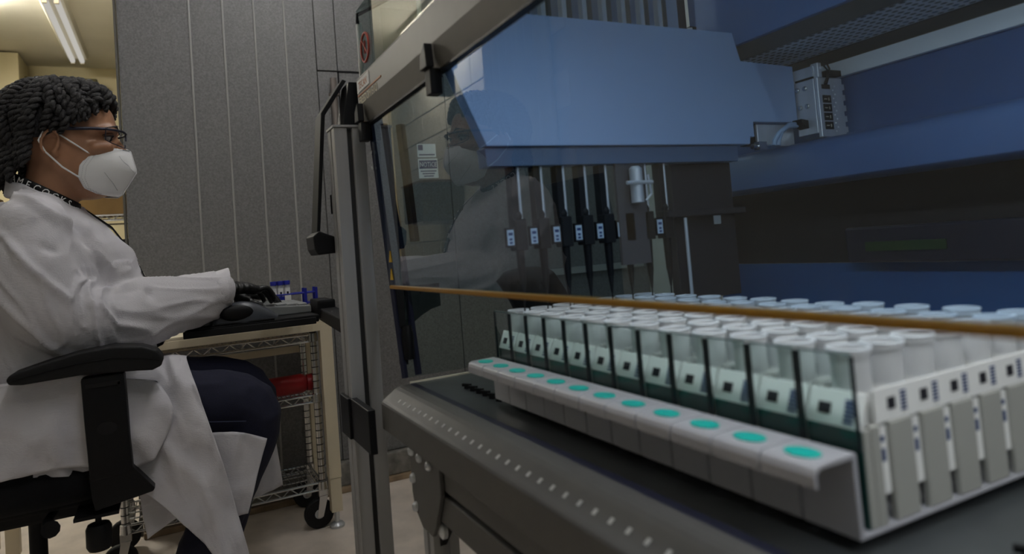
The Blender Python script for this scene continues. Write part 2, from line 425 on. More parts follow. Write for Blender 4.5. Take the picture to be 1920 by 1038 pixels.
for k, (y0, y1) in enumerate(((-.895, -.670), (-.665, -.440))):
    d = part(cb, 'door', MB().box(-6.08, -6.06, y0, y1, .63, 1.52), M['olive'], bevel=.004)
    part(d, 'handle', MB().box(-6.06, -6.045, (y1-.03 if k == 0 else y0+.02), (y1-.02 if k == 0 else y0+.03), .75, .87), M['steel'])
bc = thing('wall_box', (-4.6, -1.1, .3), 'brown box beside the wall at the left frame edge', 'box')
part(bc, 'carton', MB().box(-4.75, -4.35, -1.14, -.835, .20, .46), M['olive'], bevel=.004)
part(bc, 'lid', MB().box(-4.76, -4.34, -1.148, -.83, .46, .475), M['cardboard'])
part(bc, 'bracket', MB().box(-4.7, -4.4, -1.15, -.85, .185, .20), M['steel'])
# curtain on the block wall, visible as a reflection in the front glass
cu = thing('curtain', (-3.0, -1.12, .2), 'olive curtain hanging on the block wall across the aisle', 'curtain')
def cur(u, v):
    x = -3.75+.75*u; return (x, -1.105+.028*math.sin(u*44)+.008*math.sin(u*101), lerp(.30, 1.30, v))
part(cu, 'cloth', MB().grid(cur, 90, 6), M['curtain'], smooth='all')
bb = bpy.data.objects[cu.children[0].name]; sol = bb.modifiers.new('thick', 'SOLIDIFY'); sol.thickness = .004
part(cu, 'rod', MB().cyl((-3.80, -1.105, 1.315), (-2.95, -1.105, 1.315), .012, n=12), M['steel'], smooth=True)
for k in range(7): part(cu, 'ring', MB().tube([(-3.72+.115*k, -1.105+.02*math.cos(a), 1.315+.02*math.sin(a)) for a in [i*math.pi/6 for i in range(12)]], .003, 6, True), M['steel'], smooth=True)

# ================================================================== LIQUID HANDLER
LX0, LX1 = -1.165, .72
lh = thing('liquid_handler', (-.40, .70, FLOOR), 'large liquid handling robot with glass front and blue-lit deck', 'lab machine')
G = .345
# front rail with grid marks
rl = part(lh, 'front_rail', MB().prism([(.309,-.296),(.309,-.2535),(.3105,-.2505),(.3135,-.2475),(.335,-.2325),(.341,-.2295),(.348,-.2285),(.362,-.2285),(.362,-.296)], 'x', LX0, LX1), M['rail'], 'grey front rail with white grid marks', bevel=.0015)
tk = MB().add([(-.0022, -.0040, -.0027), (.0022, -.0040, -.0027), (.0022, .0040, .0029), (-.0022, .0040, .0029)], [(0, 1, 2, 3)]).mesh('tick_mark', M['alu'])
tk2 = MB().box(-.0022, .0022, -.0008, .0008, -.0030, .0030)
tkm = tk2.mesh('tick_mark', mat('tick_paint', (.62, .62, .60), .6))
for i in range(60):
    x = -1.10+.025*i
    if x > .5: break
    o = link(bpy.data.objects.new('tick_mark', tkm), rl)
    o.location = Vector((x, .3230, -.2411))-root_off(lh); o.rotation_euler = (-math.atan2(.029, .020), 0, 0)
part(lh, 'glass_track', MB().box(LX0, LX1, .362, .374, -.245, -.2292), M['navy'], bevel=.001)
part(lh, 'deck', MB().box(-1.20, LX1, .374, 1.12, -.247, -.235), M['deck'], 'dark steel deck')
part(lh, 'deck_edge', MB().box(-1.204, -1.20, .374, 1.12, -.247, -.232), M['tan'])
pin = MB().box(-.0085, .0085, -.0025, .0025, .004, .0085).box(-.004, .004, -.0025, .0025, 0, .004).mesh('deck_pin', M['black'])
for yy, xs in ((.432, [-1.075+.025*k for k in range(6)]), (.402, [-.262, -.232, -.202]), (.497, [-.268+.05*k for k in range(8)]), (.56, [-.29+.05*k for k in range(8)])):
    for x in xs:
        o = link(bpy.data.objects.new('deck_pin', pin), lh); o.location = Vector((x, yy, -.235))-root_off(lh); o.rotation_euler = (0, 0, .5)
part(lh, 'deck_frame', MB().box(-1.19, LX1, .374, 1.12, -.296, -.247), M['aludark'])
# stand
def extr(b, x0, x1, y0, y1, z0, z1, ax):      # slotted aluminium profile
    g = .006
    if ax == 'z':
        xm, ym = (x0+x1)/2, (y0+y1)/2; w = .005
        pts = [(x0,y0),(xm-w,y0),(xm-w,y0+g),(xm+w,y0+g),(xm+w,y0),(x1,y0),(x1,ym-w),(x1-g,ym-w),(x1-g,ym+w),(x1,ym+w),(x1,y1),(x0,y1)]
        return b.prism(pts, 'z', z0, z1)
    zm, w = (z0*.45+z1*.55), .004
    pts = [(y0,z0),(y0,zm-w),(y0+g*2,zm-w),(y0+g*2,zm+w),(y0,zm+w),(y0,z1),(y1,z1),(y1,z0)]
    return b.prism(pts, 'x', x0, x1)
part(lh, 'lower_beam', extr(MB(), -1.035, LX1, .325, .365, -.385, -.303, 'x'), M['rail'], bevel=.001, seg=1)
part(lh, 'leg', extr(MB(), -1.030, -.985, .325, .365, FLOOR+.02, -.386, 'z'), M['alu'])
part(lh, 'leg', extr(MB(), -1.000, -.955, .420, .465, FLOOR+.02, -.297, 'z'), M['alu'])
part(lh, 'leg', extr(MB(), -1.030, -.985, 1.05, 1.09, FLOOR+.02, -.297, 'z'), M['alu'])
part(lh, 'leg', extr(MB(), .60, .645, .325, .365, FLOOR+.02, -.386, 'z'), M['alu'])
part(lh, 'leg', extr(MB(), .60, .645, 1.05, 1.09, FLOOR+.02, -.297, 'z'), M['alu'])
for x, y in ((-1.007, .345), (-.977, .442), (-1.007, 1.07), (.622, .345), (.622, 1.07)):
    part(lh, 'foot', MB().lathe([(.024, 0), (.024, .008), (.010, .014), (.008, .022)], (x, y, FLOOR)), M['black'], smooth=True)
part(lh, 'shelf_bar', MB().box(-.955, .6, .43, .455, -.66, -.635), M['alu'])
gp = part(lh, 'gusset_plate', MB().prism([(-1.050,-.290),(-.918,-.290),(-.918,-.340),(-.948,-.392),(-.966,-.412),(-1.010,-.412),(-1.042,-.392),(-1.050,-.37)], 'y', .318, .3245), M['rail'], 'grey bolted gusset plate', bevel=.0012)
for x, z in ((-1.036, -.305), (-.998, -.306), (-.957, -.308), (-1.036, -.346), (-1.032, -.388)):
    part(gp, 'bolt', MB().lathe([(.0075, 0), (.0075, -.003), (.005, -.006), (.0022, -.006), (.0022, -.003)], (x, .318, z), 14, 'y'), M['steel'], smooth=True)
part(lh, 'corner_bracket', MB().prism([(-.985,-.386),(-.935,-.386),(-.985,-.436)], 'y', .335, .345).box(-.984, -.93, .335, .36, -.392, -.3855), M['black'])
part(lh, 'bolt', MB().lathe([(.012, 0), (.012, -.006), (.006, -.010)], (-.955, .334, -.402), 14, 'y'), M['steel'], smooth=True)
# hood band
hb = part(lh, 'hood_band', MB().prism([(.343,.246),(.334,.282),(.334,.332),(.337,.338),(.352,.338),(.352,.246)], 'x', -1.274, .72), M['hood'], 'grey hood band with lettering', bevel=.002)
part(lh, 'hood_gasket', MB().box(-1.262, .72, .340, .352, .2425, .2459), M['black'])
lb = part(hb, 'maker_plate', MB().box(-1.268, -1.186, .3325, .334, .306, .329), M['labelwhite'], 'white maker plate')
part(hb, 'maker_name', placed(text_mb('TECAN', .019, .0002, 'CENTER'), (-1.227, .3323, .3105), X, Z, (0, -1, 0), .95), M['orange'])
part(hb, 'model_line', MB().box(-1.268, -1.112, .3328, .334, .2993, .3018), M['orange'], 'orange line')
part(hb, 'model_name', placed(text_mb('FREEDOM EVO', .0205, .0003), (-1.262, .3335, .2825), X, Z, (0, -1, 0), .92), M['tan'], 'tan lettering FREEDOM EVO')
# upper panels
def sheet(a, b, c, d, t=(0, .004, 0)):
    v = [Vector(p) for p in (a, b, c, d)]; tt = Vector(t)
    return MB().add([tuple(p) for p in v]+[tuple(p+tt) for p in v], [(0,1,2,3),(7,6,5,4),(0,4,5,1),(1,5,6,2),(2,6,7,3),(3,7,4,0)])
up = part(lh, 'upper_panel', sheet((-1.276,G,.339),(.72,G,.339),(.72,G,.462),(-1.276,G,.462)), M['uglass'], 'clear upper panel')
part(up, 'edge_strip', MB().box(-1.281, -1.277, .342, .352, .339, .448), M['labelwhite'])
ring = [(-1.2335+.0265*math.cos(a), .3432, .386+.0265*math.sin(a)) for a in [i*math.pi/14 for i in range(28)]]
part(up, 'no_pipetting_ring', MB().tube(ring, .0022, 6, True), M['red'], 'red prohibition ring')
part(up, 'no_pipetting_slash', MB().tube([(-1.2335-.0185, .3432, .386+.0185), (-1.2335+.0185, .3432, .386-.0185)], .0018, 6).tube([(-1.236, .3432, .375), (-1.231, .3432, .398)], .0016, 6), M['red'], 'red slash')
tp = part(lh, 'top_panel', sheet((-1.276,G,.464),(.72,G,.464),(.72,.92,.80),(-1.276,.92,.80), (0, -.003, .004)), M['uglass'], 'clear slanting top panel')
part(tp, 'edge_strip', MB().tube([(-1.279, G, .445), (-1.279, G, .463), (-1.279, .92, .80)], .004, 6), M['black'])
# front glass
gl = part(lh, 'front_glass', sheet((-1.185,G,-.0555),(.72,G,-.0555),(.72,G,.246),(-1.245,G,.246)), M['fglass'], 'tinted front safety glass')
part(gl, 'amber_edge', MB().box(-1.180, .72, .3425, .3515, -.0618, -.0555), M['amber'], 'amber strip along the lower glass edge', bevel=.001, seg=1)
for x in (-1.247, -.872):
    cl = part(gl, 'clip', MB().prism([(x-.016, .248), (x+.012, .248), (x+.008, .282), (x-.013, .268)], 'y', .322, .3335), M['black'], 'black glass clip', bevel=.001, seg=1)
    part(cl, 'tab', MB().box(x-.011, x+.010, .327, .3445, .212, .2475), M['blacksoft'], bevel=.001, seg=1)
for z in (-.005, -.036): part(gl, 'warning_label', MB().prism([(-1.176, z-.010), (-1.160, z-.010), (-1.168, z+.010)], 'y', .3435, .3449), M['yellowlab'], 'yellow warning triangle')
# left side frame and panels
fr = part(lh, 'side_frame', MB().tube([(-1.250, .349, .245), (-1.190, .362, -.222)], .0065, 6), M['navy'], 'dark left frame bars')
part(fr, 'frame_bar', MB().tube([(-1.252, .375, .245), (-1.205, .392, -.222)], .007, 6), M['navy'])
part(fr, 'frame_bar', MB().tube([(-1.262, .41, .245), (-1.225, .41, .02)], .010, 6), M['navy'])
part(fr, 'knob', MB().lathe([(.010, 0), (.011, .02), (.011, .045), (.008, .06)], (-1.19, .372, -.19), 12), M['black'], smooth=True)
part(fr, 'hinge_plate', MB().box(-1.212, -1.196, .360, .372, -.20, -.06), M['black'])
for z in (.19, .16): part(fr, 'screw', MB().lathe([(.004, 0), (.003, -.003)], (-1.238, .343, z), 10, 'y'), M['steel'], smooth=True)
part(lh, 'side_panel', sheet((-1.222,.376,-.228),(-1.222,1.06,-.228),(-1.222,1.06,.46),(-1.222,.376,.46), (-.004, 0, 0)), M['sglass'], 'smoked left side panel')
part(lh, 'side_shield', MB().prism([(.366,-.062),(.447,-.062),(.447,-.104),(.428,-.108),(.408,-.118),(.388,-.131),(.370,-.142),(.366,-.142)], 'x', -1.216, -1.212), M['shield'], 'smoked shield with curved lower edge')
part(lh, 'corner_post', MB().box(-1.235, -1.205, 1.06, 1.10, -.24, .66), M['navy'])
# back of the machine
NS = 9
part(lh, 'traverse_beam', MB().prism([(.985,.068),(.985,.118),(.990,.130),(1.000,.136),(1.010,.138),(1.10,.140),(1.10,.064),(.99,.064)], 'x', -1.20, .72), M['beamblue'], 'blue traverse beam', smooth=True)
part(lh, 'back_panel', MB().box(-1.20, .72, 1.105, 1.115, .140, .60), M['backblue'])
part(lh, 'pale_ledge', MB().box(-1.20, .72, 1.092, 1.104, .253, .281), M['strip'], 'pale ledge strip')
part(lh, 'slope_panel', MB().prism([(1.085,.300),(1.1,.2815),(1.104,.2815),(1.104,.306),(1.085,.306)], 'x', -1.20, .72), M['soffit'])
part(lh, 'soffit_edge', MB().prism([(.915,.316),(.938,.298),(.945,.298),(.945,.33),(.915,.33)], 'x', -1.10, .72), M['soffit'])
part(lh, 'upper_fascia', MB().box(-.965, .72, .905, .915, .3165, .79), M['fascia'], 'dark blue upper fascia')
pf = MB(); cw, cd = .0155, .0145
for i in range(118):
    for j in range(9):
        cx, cy = -1.09+cw*(i+.5), .948+cd*(j+.5); sk = .0
        outer = [(cx+sx*cw/2, cy+sy*cd/2, .300) for sx, sy in ((-1,-1),(0,-1),(1,-1),(1,0),(1,1),(0,1),(-1,1),(-1,0))]
        inner = [(cx+.0052*math.cos(a), cy+.0035*math.sin(a), .300) for a in [math.radians(225+45*k) for k in range(8)]]
        pf.add(outer+inner, [(k, k+8, (k+1) % 8+8, (k+1) % 8) for k in range(8)])
part(lh, 'perforated_sheet', pf, M['perf'], 'perforated sheet under the hood')
part(lh, 'plenum', MB().box(-1.09, .72, .948, 1.08, .308, .33), M['black'])
part(lh, 'lower_back_panel', MB().box(-1.20, .72, 1.13, 1.14, -.247, -.085), mat('lower_back_paint', (.03, .115, .30), .5))
part(lh, 'rear_opening_shade', MB().box(-1.20, .72, 1.128, 1.138, -.084, .14), M['brown'], 'dark sheet for the unlit opening at the rear')  # dark sheet paints the unlit space behind the open back
rd = part(lh, 'reader_box', MB().box(-.84, .3, 1.095, 1.127, -.082, -.020), M['navy'], 'dark blue reader behind the deck', bevel=.004)
part(rd, 'display', MB().box(-.80, -.66, 1.092, 1.095, -.062, -.046), M['greenlab'], 'green display')
# LED lamp bar hidden behind the hood band
ledp = part(lh, 'lamp_housing', MB().box(-.70, .55, .353, .405, .350, .362), M['hood'])
part(ledp, 'led_bar', MB().box(-.60, .54, .356, .402, .343, .3498), M['led'])
lp2 = part(lh, 'lamp_housing', MB().box(-.33, .60, .795, .865, .305, .320), M['hood'])
part(lp2, 'led_bar', MB().box(-.32, .59, .802, .858, .298, .3048), M['led2'])  # second bar added out of view to brighten arm and ledge
part(lh, 'lamp_bracket', MB().box(.56, .60, .352, .60, .34, .49), M['hood'])
part(lh, 'right_side_panel', MB().box(.70, .72, .376, 1.10, -.228, .46), M['hood'])

# ------------------------------------------------------------------ pipetting arm
ar = thing('pipetting_arm', (-.89, .70, .11), 'pale blue pipetting arm spanning the deck inside the machine', 'robot arm')
part(ar, 'cover', MB().prism([(.354,.243),(.366,.330),(.875,.329),(.889,.281),(1.014,.277),(1.014,.176),(.905,.176),(.905,.150),(.895,.150),(.893,.1375),(.398,.1375)], 'x', -.876, -.85), M['armblue'], 'pale blue arm cover', bevel=.0012)
part(ar, 'lower_lip', MB().prism([(.400,.110),(.870,.110),(.872,.1365),(.398,.1365)], 'x', -.886, -.858), mat('arm_lip_paint', (.082, .135, .23), .4), bevel=.001)
part(ar, 'lift_plate', MB().box(-.985, -.965, .36, .862, .33, .70), M['liftblue'], 'pale blue lift plate')
part(ar, 'cable_slot', MB().box(-.9645, -.960, .855, .862, .331, .345).box(-.9645, -.955, .880, .895, .331, .375), M['black'])
part(ar, 'cable_stub', MB().tube([(-.94, .868, .331), (-.94, .864, .365)], .0055, 8), M['steel'], smooth=True)
CH = [.446+.038*k for k in range(8)]
for k, y in enumerate(CH):
    ba = part(ar, 'drive_bar', MB().box(-.905, -.893, y+.044, y+.052, .331, .70), M['steel'])
    part(ba, 'bar_dark_side', MB().box(-.905, -.892, y+.053, y+.061, .331, .70), M['soffit'])  # dark side of the steel bar, made as its own strip
    ch = part(ar, 'pipette_channel', MB().cyl((-.872, y+.0075, .112), (-.872, y+.0075, .035), .0026, n=12), M['steel'], 'steel and black pipette channel', smooth=True)
    part(ch, 'guide', MB().box(-.884, -.868, y-.0065, y+.0035, .03, .112), M['blacksoft'])
    part(ch, 'channel_block', MB().box(-.884, -.862, y-.007, y+.011, -.010, .034).lathe([(.006, 0), (.007, .006), (.004, .012)], (-.872, y+.002, .034), 10), M['blacksoft'], bevel=.001, seg=1)
    lab = part(ch, 'label_frame', MB().box(-.870, -.866, y-.022, y-.008, -.005, .023), M['black'])
    part(ch, 'label_plate', MB().box(-.866, -.865, y-.020, y-.0095, -.002, .020), mat('pale_blue_label', (.45, .55, .66), .6), 'pale printed label')
    part(ch, 'label_print', MB().box(-.865, -.8646, y-.018, y-.0115, .012, .016).box(-.865, -.8646, y-.017, y-.0125, .005, .008).box(-.865, -.8646, y-.017, y-.0125, .000, .003), M['signblue'])
    part(ch, 'shaft', MB().cyl((-.872, y+.002, -.010), (-.872, y+.002, -.060), .0065, .0050, n=12), M['black'], smooth=True)
    part(ch, 'tip', MB().cyl((-.872, y+.002, -.060), (-.872, y+.002, -.086), .0045, .0016, n=10).cyl((-.872, y+.002, -.086), (-.872, y+.002, -.101), .0011, n=8), M['blacksoft'], smooth=True)
# valve and gripper hardware under the arm
vp = part(ar, 'mount_plate', MB().box(-.868, -.862, .618, .672, -.046, .11), mat('mount_plate_grey', (.065, .06, .065), .5), 'dark mount plate')
part(vp, 'valve', MB().lathe([(.010, 0), (.010, .052), (.006, .056)], (-.848, .645, .048), 16), M['steel'], 'bright steel valve', smooth=True)
part(vp, 'valve_bar', MB().cyl((-.838, .620, .078), (-.838, .668, .078), .003, n=8).tube([(-.84, .662, .09), (-.84, .666, .06), (-.84, .655, .05)], .002, 6), M['steel'])
part(ar, 'gripper_rod', MB().cyl((-.86, .745, .020), (-.86, .745, -.108), .0028, n=10), M['steel'], smooth=True)
gb = part(ar, 'gripper_plate', MB().box(-.875, -.855, .708, .874, .022, .032).box(-.90, -.88, .74, .872, -.115, .11), M['brown'], bevel=.001, seg=1)
part(gb, 'valve_tag', MB().box(-.8548, -.854, .80, .815, .006, .020), M['greykey'])
# carriage block on the beam
cbk = thing('arm_carriage', (-.81, 1.05, .14), 'steel carriage block with dark slots at the rear end of the arm', 'carriage')
part(cbk, 'side_plate', MB().box(-.853, -.812, 1.017, 1.022, .150, .246), M['steel'], 'steel plate with screws', bevel=.0006, seg=1)
part(cbk, 'upper_plate', MB().box(-.853, -.812, 1.017, 1.022, .250, .268), M['steel'])
part(cbk, 'gap_strip', MB().box(-.852, -.813, 1.019, 1.021, .245, .251), M['black'])
part(cbk, 'end_plate', MB().box(-.811, -.804, 1.017, 1.080, .142, .246), M['steel'], 'steel end plate', bevel=.0008, seg=1)
for k in range(4):
    w_ = part(cbk, 'slot', MB().box(-.804, -.8032, 1.026, 1.047, .155+.0155*k, .1685+.0155*k), M['black'])
    part(w_, 'contact', MB().box(-.8032, -.8028, 1.029, 1.036, .161+.0155*k, .1622+.0155*k).box(-.8032, -.8028, 1.040, 1.0415, .159+.0155*k, .164+.0155*k), M['tan'])
part(cbk, 'upper_slot', MB().box(-.804, -.8033, 1.026, 1.047, .226, .234), M['black'])
for k in range(12): part(cbk, 'rivet', MB().lathe([(.0013, 0), (.0010, .0012)], (-.804, 1.054+.005*(k % 2), .152+.0072*k), 8, 'x'), M['labelwhite'])
for k in range(5): part(cbk, 'tooth', MB().box(-.81, -.805, 1.080, 1.086, .150+.019*k, .160+.019*k), M['steel'])
for x, z in ((-.846, .232), (-.830, .232), (-.843, .200), (-.828, .200)):
    part(cbk, 'screw', MB().lathe([(.0042, 0), (.0042, -.003), (.002, -.0045)], (x, 1.017, z), 12, 'y'), M['chrome'], smooth=True)
part(cbk, 'hook', MB().box(-.818, -.803, 1.020, 1.030, .246, .272).cyl((-.803, 1.025, .262), (-.800, 1.025, .262), .004, n=10), M['steel'], bevel=.001, seg=1)
part(cbk, 'connector', MB().box(-.812, -.80, 1.040, 1.075, .249, .259).box(-.80, -.799, 1.045, 1.06, .252, .257), M['black'])
part(cbk, 'cable', MB().tube([(-.80, 1.032, .266), (-.798, 1.038, .258), (-.799, 1.036, .245), (-.802, 1.032, .234)], .0016, 8).tube([(-.80, 1.04, .270), (-.797, 1.042, .26), (-.799, 1.040, .246), (-.802, 1.037, .234)], .0016, 8), M['blacksoft'], smooth=True)
part(cbk, 'lower_plate', MB().box(-.868, -.862, .925, 1.015, .136, .174), M['steel'], bevel=.0006, seg=1)
part(cbk, 'dark_recess', MB().box(-.885, -.869, .905, .930, .138, .176), M['black'])
for dy in (0, .009):
    part(cbk, 'hose', MB().tube([(-.845, 1.005, .172-dy*.3), (-.845, .985-dy*.4, .170-dy*.3), (-.845, .965-dy*.6, .158-dy*.2), (-.845, .955-dy, .142), (-.845, .953-dy, .134)], .0042, 10), mat('hose_blue', (.30, .40, .55), .4), smooth=True)
part(cbk, 'hose_clamp', MB().prism([(1.000, .178), (1.016, .176), (1.03, .162), (1.03, .155), (1.0, .170)], 'x', -.85, -.83), M['black'])
part(cbk, 'fitting', MB().cyl((-.85, .897, .133), (-.85, .917, .133), .0045, n=10).box(-.856, -.844, .908, .926, .127, .141).cyl((-.85, .926, .134), (-.85, .94, .134), .003, n=8), M['chrome'], smooth=True)

# ------------------------------------------------------------------ tube racks
RX = [-.906+.05*k for k in range(12)]
RY = [.4545+.0385*k for k in range(7)]
slab_y = [.4280]+[RY[k]+.0058 for k in range(7)]
rk = bpy.data.objects.new('tube_rack', None); link(rk)
def lp(name, mb, m, par=None, label=None, **k):
    o = link(bpy.data.objects.new(name, mb.mesh(name, m, **k)), par or rk)
    if label: o['label'] = label
    return o
DOT = .396; W2 = .0242
# grip bracket, profile in y/z
prof = [(.3780,-.1805),(.3780,-.1720),(.3795,-.1672),(.3835,-.1650),(.4195,-.1640),(.4215,-.1655),(.4220,-.2215),(.730,-.2215),(.730,-.2248),(.4175,-.2248),(.4168,-.1685),(.3850,-.1685),(.3812,-.1715),(.3812,-.1805)]
lp('grip', MB().prism(prof, 'x', -W2, W2), M['gripwhite'], label='white folded grip bracket', bevel=.0006, seg=1)
dp = [(.0145*math.cos(a), DOT+.0098*math.sin(a)) for a in [i*math.pi/12 for i in range(24)]]
lp('teal_dot', MB().prism(dp, 'z', -.1650, -.1638), M['teal'], label='teal oval dot')
pl = lp('guard_plate', sheet((-.0225, .4255, -.1655), (.0225, .4255, -.1655), (.0225, .4255, -.0975), (-.0225, .4255, -.0975), (0, .002, 0)), M['plate'], label='clear greenish guard plate')
for sx in (-1, 1): lp('plate_edge', MB().box(sx*.0233-.0007, sx*.0233+.0007, .4250, .4280, -.1655, -.0985), M['plateedge'], pl)
lp('plate_edge', MB().box(-.0225, .0225, .4252, .4278, -.0975, -.0967), mat('plate_top_edge', (.10, .16, .16), .3), pl)
lp('front_block', MB().box(-W2+.001, W2-.001, .4312, .4395, -.2210, -.1520), M['rackwhite'], bevel=.0008, seg=1)
lp('front_shade_sheet', MB().box(-W2+.0015, W2-.0015, .4296, .4311, -.2205, -.1520), M['green'], label='dark green sheet for the shaded slab front')  # slab shade and plate tint painted as one green sheet
lp('label_card', MB().prism([(.4295,-.1515),(.4310,-.1515),(.4405,-.1275),(.4390,-.1275)], 'x', -W2+.001, W2-.001), M['labelwhite'], label='white slanted label card')
lp('label_mark', MB().prism([(.4317,-.1447),(.4321,-.1449),(.4353,-.1369),(.4349,-.1367)], 'x', -.0145, -.0035), M['ink'], label='dark square mark')
bar = MB()
for k in range(6):
    y_, z_ = .4302+.00115*k, -.1487+.0029*k; bar.prism([(y_-.0004, z_), (y_, z_-.0002), (y_+.0007, z_+.0014), (y_+.0003, z_+.0016)], 'x', .0080, .0165)
lp('barcode', bar, M['signblue'])
for k, y in enumerate(slab_y):
    y0, y1 = (y, y+.0215) if k == 0 else (y, y+.0270)
    if k == 0: continue
    for s_ in (-1, 1): lp('wall_slab', MB().box(*sorted((s_*(W2-.0062), s_*(W2-.0008))), y0, y1, -.2212, -.1505), M['rackwhite'], bevel=.0010, seg=1)
for s_ in (-1, 1): lp('wall_slab', MB().box(*sorted((s_*(W2-.0062), s_*(W2-.0008))), .4398, .4495, -.2212, -.1505), M['rackwhite'], bevel=.0008, seg=1)
for y in RY:
    lp('slot_label', MB().box(W2-.0042, W2-.0034, y-.0042, y+.0050, -.2010, -.1530), M['labelwhite'])
    lp('slot_print', MB().box(W2-.0034, W2-.0031, y-.0020, y+.0020, -.1780, -.1690).box(W2-.0034, W2-.0031, y-.0020, y+.0020, -.1640, -.1600), M['signblue'])
rr = lp('top_rail', MB().box(W2-.0040, W2-.0020, .4480, .7250, -.1500, -.1260).box(-W2+.0020, -W2+.0040, .4480, .7250, -.1500, -.1260).box(-W2+.002, W2-.002, .7235, .7260, -.2210, -.1260), M['labelwhite'], label='white label rail')
for k, y in enumerate(RY):
    lp('position_mark', MB().box(W2-.0020, W2-.0014, y+.0075, y+.0160, -.1420, -.1335), M['ink'], rr)
    b2 = MB()
    for q in range(6): b2.box(W2-.0020, W2-.0014, y+.0225, y+.0290, -.1450+.0026*q, -.1436+.0026*q)
    lp('position_barcode', b2, M['signblue'], rr)
tbm = MB().lathe([(.004, -.112), (.0135, -.098), (.0142, -.004), (.0155, -.004), (.0155, 0), (.0140, 0), (.0136, -.012), (.0130, -.04), (.002, -.0405)], (0, 0, 0), 20)
tub = bpy.data.objects.new('sample_tube', None); link(tub)
lp('tube_body', tbm, M['tube'], tub, smooth=True)
lp('tube_label', MB().lathe([(.0145, -.085), (.0145, -.030), (.0143, -.030), (.0143, -.085)], (0, 0, 0), 20), M['labelwhite'], tub, label='white paper label', smooth=True)
lp('tube_print', MB().box(.01445, .0148, -.004, .004, -.080, -.066).box(.01445, .0148, -.004, .004, -.062, -.058), M['ink'], tub)
lp('tube_rim', MB().tube([(.0152*math.cos(a), .0152*math.sin(a), .0008) for a in [i*math.pi/10 for i in range(20)]], .0012, 6, True), M['liquid'], tub, smooth=True)
for i, x in enumerate(RX):
    r = rk if i == 0 else copy_tree(rk)
    r.location = (x, 0, 0)
    pos = 'farthest from the camera' if i == 0 else ('nearest the camera' if i == 11 else ORD[i]+' from the far end')
    tag(r, 'white tube rack with teal dot and clear guard plate, '+pos, 'tube rack', 'tube racks on the deck')
for i, x in enumerate(RX):
    for k, y in enumerate(RY):
        t = tub if (i == 0 and k == 0) else copy_tree(tub)
        t.location = (x, y, -.098-.002*random.random()); t.rotation_euler = (0, 0, random.uniform(-.5, .5))
        tag(t, 'white sample tube, %s from the front, in the %s' % (ORD[k], 'farthest rack' if i == 0 else ('nearest rack' if i == 11 else ORD[i]+' rack from the far end')), 'tube', 'sample tubes in the racks')

# ------------------------------------------------------------------ post, monitor and keyboard arm
po = thing('support_post', (-1.32, .32, FLOOR), 'tall slotted aluminium post at the left end of the machine', 'post')
part(po, 'column', extr(MB(), -1.352, -1.294, .289, .349, FLOOR+.012, .247, 'z'), M['alu'], bevel=.0012, seg=1)
part(po, 'slot_shade', MB().box(-1.3005, -1.2995, .3125, .3255, FLOOR+.012, .245), M['aludark'])  # dark strip paints the shade inside the slot
part(po, 'end_cap', MB().box(-1.354, -1.292, .287, .351, .2472, .2515), M['alu'])
part(po, 'base_foot', MB().box(-1.40, -1.25, .24, .40, FLOOR, FLOOR+.012), M['black'])
part(po, 'clamp_bracket', MB().box(-1.293, -1.166, .286, .2985, -.337, -.262).box(-1.360, -1.293, .281, .2885, -.337, -.262), M['black'], 'black clamp bracket to the rail', bevel=.001, seg=1)
mo = thing('monitor', (-1.37, .36, .25), 'black flat monitor seen edge-on behind the aluminium post', 'monitor')
part(mo, 'back_shell', MB().prism([(.317,.2525),(.334,.347),(.372,.347),(.362,.2525)], 'x', -1.40, -1.338), M['black'], bevel=.002)
part(mo, 'screen_bezel', MB().prism([(.262,.010),(.256,.012),(.283,.290),(.330,.360),(.338,.357),(.291,.286)], 'x', -1.43, -1.37), M['black'], 'black bezel edge', bevel=.0015)
part(mo, 'screen', sheet((-1.43,.2645,.02),(-1.43,.2865,.28),(-1.86,.3725,.28),(-1.86,.344,.02), (0, .004, 0)), mat('screen_glass', (.02, .02, .022), .15))
part(mo, 'lower_bezel', MB().prism([(.250,.045),(.262,.055),(.298,.040),(.298,.010),(.258,.008),(.252,.02)], 'x', -1.44, -1.36), M['black'], bevel=.003)
part(mo, 'mount_arm', MB().box(-1.42, -1.353, .30, .345, .09, .13), M['black'], bevel=.002)
kt = thing('keyboard_tray', (-2.12, .2, -.17), 'black keyboard tray on an arm beside the post', 'tray')
part(kt, 'board', MB().box(-2.40, -1.955, .025, .362, -.172, -.152), M['black'], bevel=.004)
part(kt, 'rim', MB().box(-1.9545, -1.946, .02, .352, -.176, -.158), M['blacksoft'], bevel=.002)
part(kt, 'pivot', MB().box(-2.16, -2.03, .374, .425, -.170, -.118), M['black'], bevel=.006)
part(kt, 'support_arm', MB().prism([(-2.10, .385), (-2.05, .43), (-1.42, .372), (-1.36, .352), (-1.36, .315), (-1.44, .335)], 'z', -.178, -.142), M['black'], bevel=.004)
kb = thing('keyboard', (-2.17, .29, -.152), 'grey keyboard lying on the black tray', 'keyboard')
part(kb, 'case', MB().prism([(.225,-.1515),(.362,-.1515),(.362,-.132),(.225,-.122)], 'x', -2.34, -2.07), M['greykey'], bevel=.003)
for k in range(5):
    for j in range(4): part(kb, 'key', MB().box(-2.325+.05*k, -2.282+.05*k, .238+.03*j, .263+.03*j, -.126-.0022*j, -.1175-.0022*j), M['greykey'], bevel=.0015, seg=1)
ms = thing('computer_mouse', (-1.985, .17, -.152), 'large dark ergonomic mouse on the tray in front of the gloved hand', 'mouse')
